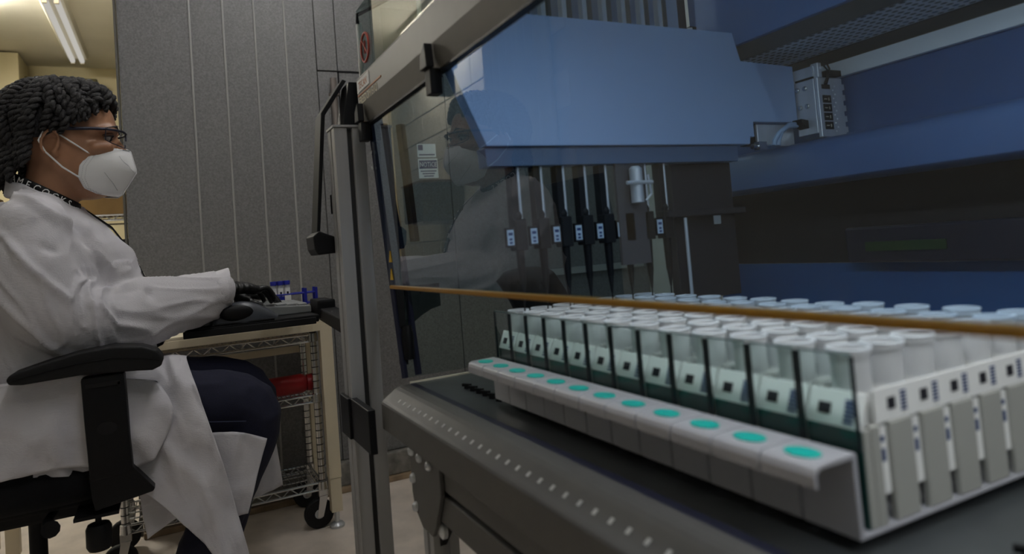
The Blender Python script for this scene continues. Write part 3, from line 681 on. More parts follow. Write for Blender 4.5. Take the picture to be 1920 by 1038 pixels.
def mouse(u, v):
    # dome: u along y, v across x
    y = lerp(.090, .252, u); c = math.sin(math.pi*min(max(u*.92+.05, 0), 1))
    a = math.pi*v; hw = .032*(.5+.5*c); h = .064*c**.75*(1-.42*u)+.004
    return (-1.985+hw*math.cos(a), y+.006*math.sin(a), -.1518+h*math.sin(a)**.7)
part(ms, 'shell', MB().grid(mouse, 24, 14).add([mouse(0, v/14) for v in range(15)], [tuple(range(15))]).add([mouse(1, v/14) for v in range(15)], [tuple(range(15))[::-1]]), M['mousegrey'], smooth='all')
part(ms, 'thumb_hollow', MB().sphere((-1.9575, .150, -.124), (.010, .042, .021)), M['black'], smooth='all')
part(ms, 'base_plate', MB().box(-2.017, -1.953, .095, .245, -.1516, -.1475), M['black'], bevel=.002)
ph = thing('small_box', (-2.06, .07, -.152), 'small dark box on the tray beside the mouse', 'box')
part(ph, 'case', MB().prism([(.035,-.1515),(.088,-.1515),(.083,-.128),(.045,-.125)], 'x', -2.07, -1.97), M['mousegrey'], bevel=.003)
part(ph, 'lid', MB().box(-2.06, -1.98, .05, .079, -.1272, -.1245), M['black'])
tr = thing('tube_stand', (-2.2, .33, -.15), 'blue wire-frame tube stand behind the keyboard', 'tube stand')
fb = MB()
for z in (-.108, -.142):
    for x in (-2.42, -2.375): fb.tube([(x, .29, z), (x, .435, z)], .003, 6)
    for k in range(5): fb.tube([(-2.42, .29+.036*k, z), (-2.375, .29+.036*k, z)], .0025, 6)
part(tr, 'frame', fb, M['bluecap'])
for x in (-2.42, -2.375):
    for y in (.29, .40, .435): part(tr, 'leg', MB().box(x-.004, x+.004, y-.004, y+.004, -.151, -.092), M['bluecap'])
part(tr, 'side_sheet', MB().box(-2.372, -2.370, .292, .345, -.146, -.112), M['bluecap'])
part(tr, 'paper_tag', MB().box(-2.369, -2.368, .332, .352, -.128, -.110), M['labelwhite'])
for k in range(3):
    y = .302+.0215*k
    t = thing('conical_tube', (-2.398, y, -.15), 'small clear tube with blue cap in the blue stand, '+['left one', 'middle one', 'right one'][k], 'tube', 'blue capped tubes in the stand')
    part(t, 'body', MB().lathe([(.003, 0), (.0088, .016), (.0092, .074), (.0080, .074), (.0075, .017), (.002, .004)], (-2.398, y, -.1495), 16), M['tubeclear'], smooth=True)
    part(t, 'cap', MB().lathe([(.0106, .074), (.0106, .086), (.0098, .0875), (.002, .0875)], (-2.398, y, -.1495), 18), M['bluecap'], 'blue cap', smooth=True)
    part(t, 'label', MB().lathe([(.0094, .028), (.0094, .064), (.0093, .064), (.0093, .028)], (-2.398, y, -.1495), 16), M['labelwhite'], smooth=True)
    part(t, 'print', MB().box(-2.3886, -2.3882, y-.003, y+.003, -.112, -.098), M['ink'])

# ------------------------------------------------------------------ bench and cart
be = thing('work_bench', (-2.65, 0, FLOOR), 'beige steel bench frame standing against the metal wall', 'bench')
BX0, BX1, BY0, BY1, BZ = -2.80, -2.455, -.52, .495, -.212
part(be, 'top', MB().box(BX0, BX1-.001, BY0, BY1, BZ-.010, BZ), M['beige'], bevel=.002)
part(be, 'front_apron', MB().box(BX1-.03, BX1, BY0, BY1-.041, BZ-.036, BZ-.0102), M['beige'], bevel=.002)
part(be, 'rear_apron', MB().box(BX0, BX0+.03, BY0, BY1, BZ-.14, BZ-.115), M['beige'], bevel=.002)
part(be, 'end_apron', MB().box(BX0+.04, BX1-.04, BY1-.035, BY1-.003, BZ-.036, BZ-.0102), M['beige'], bevel=.002)
for x in (BX1-.042, BX0):
    for y in (BY0, BY1-.042):
        lg = part(be, 'leg', MB().box(x, x+.042, y, y+.042, FLOOR+.17, BZ-.0102).box(x+.002, x+.040, y+.002, y+.040, FLOOR+.055, FLOOR+.169), M['beige'], bevel=.002)
        part(lg, 'levelling_foot', MB().lathe([(.024, 0), (.025, .008), (.018, .016), (.008, .018), (.008, .056)], (x+.021, y+.021, FLOOR), 18), M['steel'], smooth=True)
ca = thing('wire_cart', (-2.63, .13, FLOOR), 'chrome wire utility cart on castors under the bench', 'cart')
CX0, CX1, CY0, CY1 = -2.745, -2.505, -.165, .437
for x in (CX0, CX1):
    for y in (CY0, CY1):
        pp = part(ca, 'post', MB().cyl((x, y, FLOOR+.13), (x, y, -.252), .0115, n=12), M['chrome'], smooth=True)
        rg = MB()
        for k in range(22): rg.cyl((x, y, FLOOR+.16+.0245*k), (x, y, FLOOR+.163+.0245*k), .0122, n=12)
        part(pp, 'groove_rings', rg, M['aludark'])['kind'] = 'stuff'
        cs = part(ca, 'caster', MB().box(x-.016, x+.016, y-.016, y+.016, FLOOR+.108, FLOOR+.130).prism([(y-.014, FLOOR+.11), (y+.014, FLOOR+.11), (y-.006, FLOOR+.04), (y-.026, FLOOR+.04)], 'x', x-.018, x-.015).prism([(y-.014, FLOOR+.11), (y+.014, FLOOR+.11), (y-.006, FLOOR+.04), (y-.026, FLOOR+.04)], 'x', x+.015, x+.018), M['chrome'])
        part(cs, 'wheel', MB().lathe([(.020, -.012), (.046, -.012), (.050, -.008), (.050, .008), (.046, .012), (.020, .012)], (x, y-.018, FLOOR+.050), 24, 'x'), M['blacksoft'], 'black rubber wheel', smooth=True)
        part(cs, 'hub', MB().lathe([(.016, -.0135), (.016, .0135)], (x, y-.018, FLOOR+.050), 12, 'x'), M['steel'])
for z in (-.262, -.474, -.778):
    b = MB()
    for x in (CX0, CX1):
        b.cyl((x, CY0, z), (x, CY1, z), .0042, n=8).cyl((x, CY0, z-.024), (x, CY1, z-.024), .0042, n=8)
        N = 22
        for k in range(N):
            y0 = CY0+(CY1-CY0)*k/N; y1 = CY0+(CY1-CY0)*(k+1)/N
            b.cyl((x, y0, z-.024*(k % 2)), (x, y1, z-.024*((k+1) % 2)), .0024, n=6)
    for y in (CY0, CY1):
        b.cyl((CX0, y, z), (CX1, y, z), .0042, n=8).cyl((CX0, y, z-.024), (CX1, y, z-.024), .0042, n=8)
        for k in range(8):
            x0 = CX0+(CX1-CX0)*k/8; x1 = CX0+(CX1-CX0)*(k+1)/8
            b.cyl((x0, y, z-.024*(k % 2)), (x1, y, z-.024*((k+1) % 2)), .0024, n=6)
    for k in range(40):
        y0 = CY0+(CY1-CY0)*(k+.5)/40; b.cyl((CX0, y0, z+.003), (CX1, y0, z+.003), .0016, n=5)
    for k in range(1, 4):
        x0 = CX0+(CX1-CX0)*k/4; b.cyl((x0, CY0, z), (x0, CY1, z), .003, n=6)
    part(ca, 'shelf', b, M['chrome'], 'chrome wire shelf')
for z in (-.262, -.474, -.778):
    for x in (CX0, CX1):
        for y in (CY0, CY1): part(ca, 'collar', MB().lathe([(.0125, -.027), (.0175, -.024), (.0155, .004), (.0125, .006)], (x, y, z), 14), M['chrome'], smooth=True)
bo = thing('red_bottle', (-2.60, .35, -.44), 'red drinking flask lying on the middle cart shelf', 'bottle')
part(bo, 'flask', MB().lathe([(.006, -.085), (.026, -.085), (.033, -.078), (.034, .050), (.030, .062), (.024, .068)], (-2.56, .345, -.4355), 22, 'y'), M['redbottle'], smooth=True)
part(bo, 'cap', MB().lathe([(.024, .068), (.029, .070), (.030, .090), (.026, .095), (.018, .095), (.016, .090), (.004, .090)], (-2.56, .345, -.4355), 22, 'y'), M['redbottle'], smooth=True)
bp_ = thing('blue_cap', (-2.53, .285, -.468), 'small blue plastic cap beside the red flask', 'cap')
part(bp_, 'shell', MB().lathe([(.014, 0), (.014, .010), (.012, .012), (.003, .012)], (-2.53, .262, -.4695), 16), M['bluecap'], smooth=True)
part(bp_, 'ribs', MB().tube([(-2.53+.0143*math.cos(a), .262+.0143*math.sin(a), -.464) for a in [i*math.pi/8 for i in range(16)]], .001, 5, True), M['bluecap'])

# ================================================================== CHAIR
oc = thing('office_chair', (-1.93, -.30, FLOOR), 'black office chair with armrests under the seated person', 'chair')
SX = -1.93
seat = MB()
def seat_ring(z, g):
    pts = []
    for i in range(40):
        a = 2*math.pi*i/40; c, s_ = math.cos(a), math.sin(a)
        pts.append((SX+(.235-g)*math.copysign(abs(c)**.45, c), -.325+(.235-g)*math.copysign(abs(s_)**.45, s_), z+(.018 if s_ < -.3 else 0)*0))
    return pts
part(oc, 'seat', seat.rings([seat_ring(-.468, .05), seat_ring(-.462, .012), seat_ring(-.440, 0), seat_ring(-.410, .002), seat_ring(-.394, .018), seat_ring(-.388, .05)]), M['blackfab'], 'black fabric seat cushion', smooth='all')
part(oc, 'seat_pan', MB().box(SX-.18, SX+.18, -.50, -.14, -.482, -.469), M['black'], bevel=.004)
part(oc, 'mechanism', MB().box(SX-.08, SX+.08, -.42, -.18, -.53, -.483), M['black'], bevel=.008)
pad = [(-.299,-.188),(-.292,-.178),(-.235,-.163),(-.173,-.150),(-.115,-.146),(-.062,-.153),(-.034,-.165),(-.022,-.184),(-.028,-.199),(-.045,-.206),(-.075,-.203),(-.176,-.197),(-.272,-.201),(-.294,-.198)]
for sgn in (1, -1):
    xs = lambda x: SX+sgn*(x-SX)
    def bxs(b, x0, x1): return sorted((xs(x0), xs(x1)))
    a, b = bxs(0, -1.735, -1.655)
    armp = part(oc, 'armrest_pad', MB().prism(pad, 'x', a, b), M['blacksoft'], 'black padded armrest', bevel=.010, seg=3, smooth=True)
    c, d = bxs(0, -1.655, -1.6545)
    part(armp, 'pad_seam', MB().tube([(xs(-1.654), y, z) for y, z in ((-.292, -.190), (-.235, -.180), (-.173, -.172), (-.115, -.170), (-.06, -.178), (-.03, -.186))], .0012, 5), M['black'])
    a, b = bxs(0, -1.705, -1.662)
    ap = part(oc, 'armrest_post', MB().prism([(-.176,-.205),(-.097,-.203),(-.094,-.30),(-.090,-.408),(-.168,-.416),(-.173,-.30)], 'x', a, b), M['black'], 'flat black armrest post', bevel=.006, seg=2, smooth=True)
    dk = [(-.133+.018*math.cos(t), -.312+.013*math.sin(t)) for t in [i*math.pi/10 for i in range(20)]]
    a, b = bxs(0, -1.6622, -1.6605)
    part(ap, 'button', MB().prism(dk, 'x', a, b), M['blacksoft'])
    a, b = bxs(0, -1.6622, -1.660)
    part(ap, 'upper_recess', MB().box(a, b, -.168, -.106, -.226, -.218).box(a, b, -.110, -.105, -.232, -.220), M['blacksoft'])
    a, b = bxs(0, -1.70, -1.664)
    part(ap, 'base_bracket', MB().prism([(-.170,-.400),(-.092,-.398),(-.052,-.452),(-.056,-.458),(-.085,-.463),(-.161,-.474),(-.166,-.45)], 'x', a, b), M['black'], bevel=.002)
    a, b = bxs(0, -1.82, -1.665)
    part(oc, 'armrest_stem', MB().box(a, b, -.20, -.12, -.489, -.4825), M['black'])
part(oc, 'adjust_knob', MB().lathe([(.004, .028), (.020, .026), (.024, .018), (.024, -.018), (.020, -.026), (.004, -.028)], (-1.70, -.160, -.536), 18), M['black'], smooth=True)
part(oc, 'knob_stem', MB().cyl((-1.70, -.160, -.512), (-1.70, -.160, -.478), .006, n=10), M['black'])
part(oc, 'tilt_lever', MB().tube([(-1.86, -.25, -.50), (-1.74, -.255, -.498), (-1.68, -.24, -.496)], [.007, .009, .017], 10), M['black'], smooth=True)
part(oc, 'back_upright', MB().tube([(SX, -.42, -.50), (SX, -.58, -.49), (SX, -.62, -.40), (SX, -.60, .05)], [.02, .022, .022, .018], 10), M['black'], smooth=True)
def backr(u, v):
    x = SX+lerp(-.21, .21, u)*(1-.25*max(0, v-.6)/.4); return (x, -.545-.05*(1-(2*u-1)**2)*.6+.01, lerp(-.30, .20, v))
bk = part(oc, 'backrest', MB().grid(backr, 14, 14), M['blackfab'], 'black backrest', smooth='all')
sd = bk.modifiers.new('thick', 'SOLIDIFY'); sd.thickness = .045; sd.offset = -1
part(oc, 'gas_column', MB().cyl((SX, -.30, -.53), (SX, -.30, -.72), .018, n=16).cyl((SX, -.30, -.66), (SX, -.30, FLOOR+.07), .028, n=16), M['black'], smooth=True)
for k in range(5):
    a = math.radians(90+72*k+20); d = Vector((math.cos(a), math.sin(a), 0)); c0 = Vector((SX, -.30, FLOOR+.09))
    lg = part(oc, 'base_leg', MB().tube([c0, c0+d*.14, c0+d*.27-Vector((0, 0, .012))], [.026, .022, .014], 8), M['black'], smooth=True)
    e = c0+d*.27
    for s_ in (-1, 1):
        q = d.cross(Vector(Z))*(.012*s_); part(lg, 'caster', MB().cyl(Vector((e.x, e.y, FLOOR+.027))+q-q*.5, Vector((e.x, e.y, FLOOR+.027))+q+q*.5, .027, n=16), M['blacksoft'], smooth=True)
    part(lg, 'caster_stem', MB().cyl((e.x, e.y, FLOOR+.04), (e.x, e.y, FLOOR+.085), .008, n=8), M['black'])

# second chair standing beyond the left end of the machine
ch2 = thing('task_chair', (-1.95, 1.22, FLOOR), 'black task chair beyond the machine, seen through the side panel', 'chair')
def bk2(u, v):
    a = lerp(-.9, .9, v); y = 1.015+.055*math.cos(lerp(-1.2, 1.25, u))*.9-.03; z = lerp(-.44, -.105, u)-.02*abs(a)**2
    return (-1.95+.20*math.sin(a), y+.05*math.cos(a)-.05+.035*math.sin(math.pi*u), z)
b2_ = part(ch2, 'backrest', MB().grid(bk2, 14, 16), M['blackfab'], 'curved black backrest', smooth='all')
q_ = b2_.modifiers.new('thick', 'SOLIDIFY'); q_.thickness = .05; q_.offset = 1
part(ch2, 'back_stem', MB().tube([(-1.95, 1.04, -.34), (-1.95, 1.06, -.50), (-1.95, 1.22, -.53)], .018, 10), M['black'], smooth=True)
part(ch2, 'seat', MB().lathe([(.05, -.53), (.20, -.525), (.225, -.50), (.22, -.475), (.16, -.46), (.01, -.455)], (-1.95, 1.30, 0), 28), M['blackfab'], smooth='all')
part(ch2, 'gas_column', MB().cyl((-1.95, 1.30, -.53), (-1.95, 1.30, FLOOR+.07), .022, n=14), M['black'], smooth=True)
for k in range(5):
    a = math.radians(72*k+10); d_ = Vector((math.cos(a), math.sin(a), 0)); c0 = Vector((-1.95, 1.30, FLOOR+.085))
    lg = part(ch2, 'base_leg', MB().tube([c0, c0+d_*.25], [.022, .014], 8), M['black'], smooth=True)
    e = c0+d_*.25; part(lg, 'caster', MB().sphere((e.x, e.y, FLOOR+.028), (.027, .027, .0275), 14, 10), M['blacksoft'], smooth='all')
    part(lg, 'caster_stem', MB().cyl((e.x, e.y, FLOOR+.045), (e.x, e.y, FLOOR+.085), .007, n=8), M['black'])

# ================================================================== PERSON
pe = thing('person', (SX, -.26, FLOOR), 'seated person in white lab coat, face mask and glasses, working at the tray', 'person')
# ---- body (one continuous surface)
HEAD = [  # z, front y, back y, half width
 (.188, -.150, -.185, .020), (.194, -.128, -.200, .034), (.205, -.114, -.215, .046), (.225, -.107, -.240, .057), (.250, -.104, -.270, .064),
 (.280, -.103, -.292, .069), (.305, -.104, -.306, .073), (.328, -.108, -.315, .075), (.342, -.103, -.320, .077), (.365, -.101, -.326, .078),
 (.395, -.107, -.326, .077), (.420, -.122, -.315, .071), (.440, -.146, -.297, .060), (.455, -.180, -.268, .040), (.462, -.21, -.24, .015)]
def hring(z):
    f, b, hw = piece(HEAD, z); yc = f*.42+b*.58; pts = []
    for i in range(32):
        a = 2*math.pi*i/32; c, s_ = math.cos(a), math.sin(a)
        r = (f-yc) if c > 0 else (yc-b)
        pts.append((SX+hw*math.copysign(abs(s_)**.9, s_), yc+r*math.copysign(abs(c)**.92, c), z))
    return pts
hd = MB().rings([hring(.188+.274*k/40) for k in range(41)])
# nose, lips, brow, cheekbones
hd.chain([(SX, -.106, .333), (SX, -.094, .310), (SX, -.083, .288)], [.0085, .010, .012])
hd.sphere((SX-.012, -.092, .284), .009, 10, 8).sphere((SX+.012, -.092, .284), .009, 10, 8)
hd.chain([(SX-.022, -.112, .252), (SX, -.098, .255), (SX+.022, -.112, .252)], [.006, .009, .006]).chain([(SX-.020, -.112, .243), (SX, -.099, .241), (SX+.020, -.112, .243)], [.006, .010, .006])
for s_ in (-1, 1):
    hd.chain([(SX+s_*.012, -.106, .349), (SX+s_*.035, -.108, .354), (SX+s_*.060, -.130, .347)], [.008, .009, .007])
    hd.chain([(SX+s_*.040, -.120, .308), (SX+s_*.060, -.145, .305)], [.014, .014])
    # ear
    ec = Vector((SX+s_*.077, -.229, .312))
    pts = [ec+Vector((s_*.011, .017*math.cos(t)-.002+.004*math.sin(t), .029*math.sin(t)+.002)) for t in [math.radians(a) for a in range(-70, 251, 20)]]
    hd.tube([tuple(p) for p in pts], [.0050]*len(pts), 8)
    hd.sphere(tuple(ec+Vector((-s_*.004, .004, -.002))), (.005, .014, .024), 10, 8)
    hd.sphere(tuple(ec+Vector((s_*.003, .006, -.025))), (.006, .008, .009), 10, 8)
    hd.sphere(tuple(ec+Vector((s_*.004, .012, -.004))), (.005, .005, .008), 10, 8)
hd.chain([(SX, -.262, .09), (SX, -.250, .17), (SX, -.232, .26)], [.066, .056, .058], 20)
# trunk and limbs under the clothes
hd.chain([(SX, -.27, .10), (SX, -.26, -.05), (SX, -.27, -.28)], [.105, .115, .130], 20)
hd.chain([(SX-.13, -.265, .115), (SX, -.262, .13), (SX+.13, -.265, .115)], [.055, .06, .055])
ARM_R = [(-1.785, -.265, .110), (-1.765, -.255, .0), (-1.795, -.215, -.095), (-1.90, -.06, -.085), (-2.01, .095, -.066), (-2.03, .122, -.066)]
ARM_L = [(-2.075, -.265, .110), (-2.10, -.24, .0), (-2.11, -.17, -.10), (-2.14, -.02, -.095), (-2.20, .12, -.09), (-2.215, .15, -.09)]
for A in (ARM_R, ARM_L): hd.chain(A, [.050, .046, .042, .036, .026, .025])
LEG_R = [(-1.84, -.27, -.305), (-1.825, -.05, -.318), (-1.82, .150, -.352), (-1.828, .105, -.52), (-1.84, .03, -.68), (-1.84, -.045, -.82)]
LEG_L = [(-2.02, -.27, -.305), (-2.03, -.05, -.312), (-2.04, .165, -.345), (-2.03, .14, -.52), (-2.02, .09, -.68), (-2.01, .04, -.82)]
for L in (LEG_R, LEG_L): hd.chain(L, [.080, .072, .056, .052, .045, .036])
for s0 in ((-1.84, -.045), (-2.01, .04)): hd.chain([(s0[0], s0[1], -.83), (s0[0], s0[1]+.02, -.875), (s0[0], s0[1]+.12, -.893)], [.034, .034, .026])
body = remesh(hd, .0052, 5)
part(pe, 'body', body, M['skin'], 'brown skin of face and neck', smooth='all')
# ---- eyes
for s_ in (-1, 1):
    ey = part(pe, 'eye', MB().sphere((SX+s_*.033, -.1235, .3315), (.0135, .0120, .0100), 16, 12), M['eyew'], smooth='all')
    part(ey, 'iris', MB().sphere((SX+s_*.034, -.1150, .3295), (.0062, .0050, .0062), 12, 8), M['iris'], smooth='all')
    part(ey, 'upper_lid', MB().chain([(SX+s_*.018, -.116, .336), (SX+s_*.033, -.1105, .3405), (SX+s_*.050, -.126, .3365)], [.0030, .0042, .0030], 8), M['lid'], smooth='all')
    part(ey, 'lashes', MB().tube([(SX+s_*.020, -.1115, .3345), (SX+s_*.034, -.107, .3370), (SX+s_*.051, -.124, .3335)], [.0010, .0014, .0012], 6), M['iris'])
    part(pe, 'eyebrow', MB().tube([(SX+s_*.014, -.0985, .351), (SX+s_*.035, -.100, .360), (SX+s_*.060, -.124, .352)], [.003, .0032, .0015], 6), M['hair'])
# ---- hair of thick two-strand twists
HC = Vector((SX, -.219, .352)); HR = Vector((.087, .121, .117))
hairmb = MB(); cap = []
for j in range(15):
    th = math.radians(2+7.2*j); row = []
    for i in range(36):
        ph = 2*math.pi*i/36; fr = (1+math.cos(ph))/2
        te = min(th, math.radians(lerp(122, 58, fr**1.3)))
        d = Vector((math.sin(te)*math.sin(ph), math.sin(te)*math.cos(ph), math.cos(te)))
        row.append(tuple(HC+Vector((d.x*HR.x, d.y*HR.y, d.z*HR.z))*1.035))
    cap.append(row)
hairmb.rings(cap)
def rope(path, r):
    P = [Vector(p) for p in path]
    # resample
    out = []
    for i in range(len(P)-1):
        p0 = P[max(i-1, 0)]; p1 = P[i]; p2 = P[i+1]; p3 = P[min(i+2, len(P)-1)]
        k = max(2, int((p2-p1).length/.0032))
        for q in range(k):
            t = q/k; out.append(.5*((2*p1)+(p2-p0)*t+(2*p0-5*p1+4*p2-p3)*t*t+(3*p1-p0-3*p2+p3)*t**3))
    out.append(P[-1]); m = len(out)
    t0 = (out[1]-out[0]).normalized(); u = t0.orthogonal().normalized(); A = []; B = []; s = random.random()*6
    for i in range(m):
        t = (out[min(i+1, m-1)]-out[max(i-1, 0)]).normalized(); u = (u-t*u.dot(t)).normalized(); v = t.cross(u)
        s += .0032/(r*.42); tap = 1 if i < m-6 else lerp(.45, 1, (m-1-i)/6)
        o = (u*math.cos(s)+v*math.sin(s))*(r*.56*tap)
        jt = Vector((random.uniform(-1, 1), random.uniform(-1, 1), random.uniform(-1, 1)))*.0006
        A.append(out[i]+o+jt); B.append(out[i]-o-jt)
    rr = [r*.60*(1 if i < m-6 else lerp(.4, 1, (m-1-i)/6))*random.uniform(.9, 1.1) for i in range(m)]
    hairmb.tube(A, rr, 7); hairmb.tube(B, rr, 7)
def hp(th, ph, lift):
    d = Vector((math.sin(th)*math.sin(ph), math.sin(th)*math.cos(ph), math.cos(th)))
    p = HC+Vector((d.x*(HR.x+lift), d.y*(HR.y+lift), d.z*(HR.z+lift))); return p
N1 = 30
for layer, (t0, dl) in enumerate(((8, .008), (30, .012), (52, .009))):
    for i in range(N1):
        ph = 2*math.pi*(i+.5*layer+random.uniform(-.2, .2))/N1; fr = (1+math.cos(ph))/2
        te = lerp(112, 60, fr**1.3)+random.uniform(-4, 7)
        ts = t0+random.uniform(-4, 8)
        if layer == 0 and i % 2: continue
        if te-ts < 14: continue
        r = random.uniform(.0088, .0112); pts = []; wob = random.uniform(-.22, .22); K = 7
        for k in range(K+1):
            t = k/K; th = math.radians(lerp(ts, te, t))
            pts.append(hp(th, ph+wob*math.sin(t*2.6)+.10*math.sin(t*5+i), dl+.010*math.sin(math.pi*min(1, t*1.15))*random.uniform(.5, 1.3)))
        if fr < .36:               # back twists hang down behind the neck
            e = pts[-1]; ln = random.uniform(.035, .085); out = Vector((math.sin(ph)*.25, math.cos(ph)*.6, 0))
            for k in range(1, 5): pts.append(e+out*(.022*k/4*random.uniform(.4, 1.4))+Vector((0, 0, -ln*k/4)))
        elif fr > .80 and random.random() < .6:
            e = pts[-1]; pts.append(e+Vector((random.uniform(-.008, .008), .002, -.010)))
        rope(pts, r)
hr = part(pe, 'hair', hairmb, M['hair'], 'black hair in thick two-strand twists', smooth='all')
# ---- mask
RIDGE = [(0, -.083, .309), (.06, -.0745, .304), (.44, -.0645, .259), (.50, -.0645, .250), (.94, -.097, .197), (1, -.106, .191)]
EDGE = [(0, -.100, .3095, .010), (.10, -.112, .309, .028), (.25, -.138, .302, .050), (.40, -.162, .286, .062), (.55, -.178, .262, .066), (.70, -.182, .235, .064), (.84, -.172, .210, .055), (.93, -.148, .197, .038), (1, -.108, .190, .006)]
def maskp(side):
    def f(u, v):
        ry, rz = piece(RIDGE, u); ey, ez, ex = piece(EDGE, u)
        t = v; bul = math.sin(math.pi*t)*.016*math.sin(math.pi*min(1, u*1.0+.02))
        x = SX+side*(ex*t**.80+bul*.9); y = lerp(ry, ey, t**1.15)+bul*.35; z = lerp(rz, ez, t)
        return (x, y, z)
    return f
mk = MB()
for sd_ in (1, -1): mk.grid(maskp(sd_), 26, 18)
mo_ = part(pe, 'face_mask', mk, M['maskw'], 'white folded face mask', smooth='all')
sm_ = mo_.modifiers.new('thick', 'SOLIDIFY'); sm_.thickness = .0018; sm_.offset = 1
f = maskp(1)
def along(pts, r, n=5):
    return MB().tube(pts, r, n)
st = MB()
for a, b, c, d in ((.30, .50, .52, .10), (.62, .62, .86, .25)):
    for k in range(22):
        t = k/22; q0 = Vector(f(lerp(a, c, t), lerp(b, d, t))); q1 = Vector(f(lerp(a, c, t+.022), lerp(b, d, t+.022))); o = Vector((.0022, .0014, 0)); st.tube([q0+o, q1+o], .0007, 4)
part(mo_, 'stitch_line', st, M['stitch'])['kind'] = 'stuff'
ed = MB()
for off in (.90, .95):
    for k in range(46):
        t = k/46*.92+.03; o = Vector((.0016, .0004, 0)); ed.tube([Vector(f(t, off))+o, Vector(f(t+.010, off))+o], .0005, 4)
part(mo_, 'edge_stitch', ed, mat('edge_stitch_grey', (.42, .42, .43), .8))['kind'] = 'stuff'
part(mo_, 'nose_wire', MB().tube([Vector(f(.06+.012*k, .15+.10*k))+Vector((.0018, .0016, 0)) for k in range(5)], .0011, 5), M['greykey'])
for s_ in (1, -1):
    g_ = maskp(s_)
    part(mo_, 'ear_loop', MB().tube([Vector(g_(.36, .98)), Vector((SX+s_*.078, -.185, .312)), Vector((SX+s_*.085, -.222, .340)), Vector((SX+s_*.086, -.243, .338)), Vector((SX+s_*.088, -.252, .318)), Vector((SX+s_*.086, -.240, .292)), Vector((SX+s_*.077, -.210, .258)), Vector(g_(.70, .98))], .0021, 6), M['maskw'], smooth=True)
# ---- glasses
gs = MB(); top = []
for k in range(-10, 11):
    x = k/10*.072; top.append((SX+x, -.083-.34*abs(x/.072)**3*.10-.004*abs(k/10), .3475))
gs.tube(top, .0030, 8)
for s_ in (1, -1):
    gs.tube([(SX+s_*.072, -.121, .3475), (SX+s_*.078, -.150, .3475), (SX+s_*.082, -.19, .3465), (SX+s_*.083, -.232, .3440), (SX+s_*.080, -.262, .328)], [.0034, .0038, .0040, .0034, .0026], 8)
    gs.tube([(SX+s_*.0, -.083, .3475), (SX+s_*.003, -.083, .330)], .002, 6)
gf = part(pe, 'glasses', gs, M['navy'], 'dark framed safety glasses', smooth=True)
for s_ in (1, -1):
    def le(u, v):
        x = lerp(.004, .072, u); y = -.083-.034*(x/.072)**3-.004*(x/.072); return (SX+s_*x, y+.001-.004*(1-v), lerp(.3085+.010*u*u, .3465, v))
    lo = part(gf, 'lens', MB().grid(le, 14, 8), M['lens'], 'clear lens', smooth='all')
    part(gf, 'lens_rim', MB().tube([le(1, 1), le(1, .5), le(.98, .12), le(.85, 0), le(.4, 0), le(.08, .05), le(0, .3)], .0011, 6), M['navy'])
# ---- lab coat
TOR = [(-.388, -.265, .205, .185), (-.30, -.255, .200, .192), (-.20, -.242, .182, .190), (-.10, -.237, .172, .186), (-.03, -.237, .172, .180), (.05, -.245, .176, .158), (.11, -.255, .170, .124), (.145, -.262, .145, .098), (.160, -.268, .110, .080), (.178, -.275, .080, .066)]
ct = MB(); R_ = []
for k in range(41):
    z = lerp(-.388, .178, k/40); yc, hx, hy = piece(TOR, z); ring_ = []
    for i in range(48):
        a = 2*math.pi*i/48; c, s_ = math.cos(a), math.sin(a)
        ring_.append((SX+hx*math.copysign(abs(s_)**.85, s_), yc+hy*math.copysign(abs(c)**.9, c), z))
    R_.append(ring_)
ct.rings(R_)
ct.chain([(-2.085, -.268, .118), (-1.93, -.268, .135), (-1.775, -.268, .118)], [.066, .075, .066], 20)
SL_R = [(-1.790, -.262, .118), (-1.762, -.258, .03), (-1.765, -.235, -.055), (-1.790, -.165, -.098), (-1.855, -.075, -.096), (-1.94, .02, -.082), (-2.012, .110, -.066)]
SL_L = [(-2.07, -.262, .118), (-2.10, -.255, .03), (-2.11, -.22, -.06), (-2.115, -.14, -.10), (-2.14, -.04, -.10), (-2.17, .06, -.095), (-2.20, .125, -.09)]
for sl in (SL_R, SL_L): ct.chain(sl, [.072, .078, .083, .084, .076, .066, .057], 22, True)
def fold(co, n):
    p = Vector(co)
    fore = max(0.0, min(1.0, (p.y+.19)/.08)) if p.z < .03 else 0.0
    d = Vector((0, .42, -.9)).lerp(Vector((-.45, .88, .05)), fore).normalized()
    e1 = d.cross(Vector((1, 0, 0))).normalized(); e2 = d.cross(e1)
    q = Vector((p.dot(e1)*11, p.dot(e2)*7, p.dot(d)*3.2))
    a = abs(noise.noise(q+Vector((3.1, 2.0, 7)))); b = abs(noise.noise(q*2.1+Vector((1.7, 5.2, 0))))
    c = noise.noise(p*5.0+Vector((9, 4, 1)))
    amt = .0105*max(0, 1-a*4.5)**1.5+.0045*max(0, 1-b*5)**1.5+.007*c
    # deep creases at the inner elbow, along the armhole and at the chest
    for (q0, q1, wd, dp) in ((Vector((-1.79, -.188, .155)), Vector((-1.80, -.118, -.055)), .017, .022), (Vector((-1.80, -.118, -.055)), Vector((-1.76, -.150, -.095)), .014, .016), (Vector((-1.755, -.13, -.07)), Vector((-1.70, -.25, -.04)), .012, .007), (Vector((-1.72, -.30, .09)), Vector((-1.70, -.21, .06)), .010, .008), (Vector((-1.84, -.10, .10)), Vector((-1.81, -.04, -.03)), .010, .010), (Vector((-1.80, -.05, -.03)), Vector((-1.83, -.03, -.12)), .010, .008)):
        dd = q1-q0; t = max(0, min(1, (p-q0).dot(dd)/dd.length_squared)); ds = (p-(q0+dd*t)).length
        amt -= dp*math.exp(-(ds/wd)**2)
    if p.z < -.36: amt *= .3
    return p+n*amt
cm = remesh(ct, .0058, 8, fold)
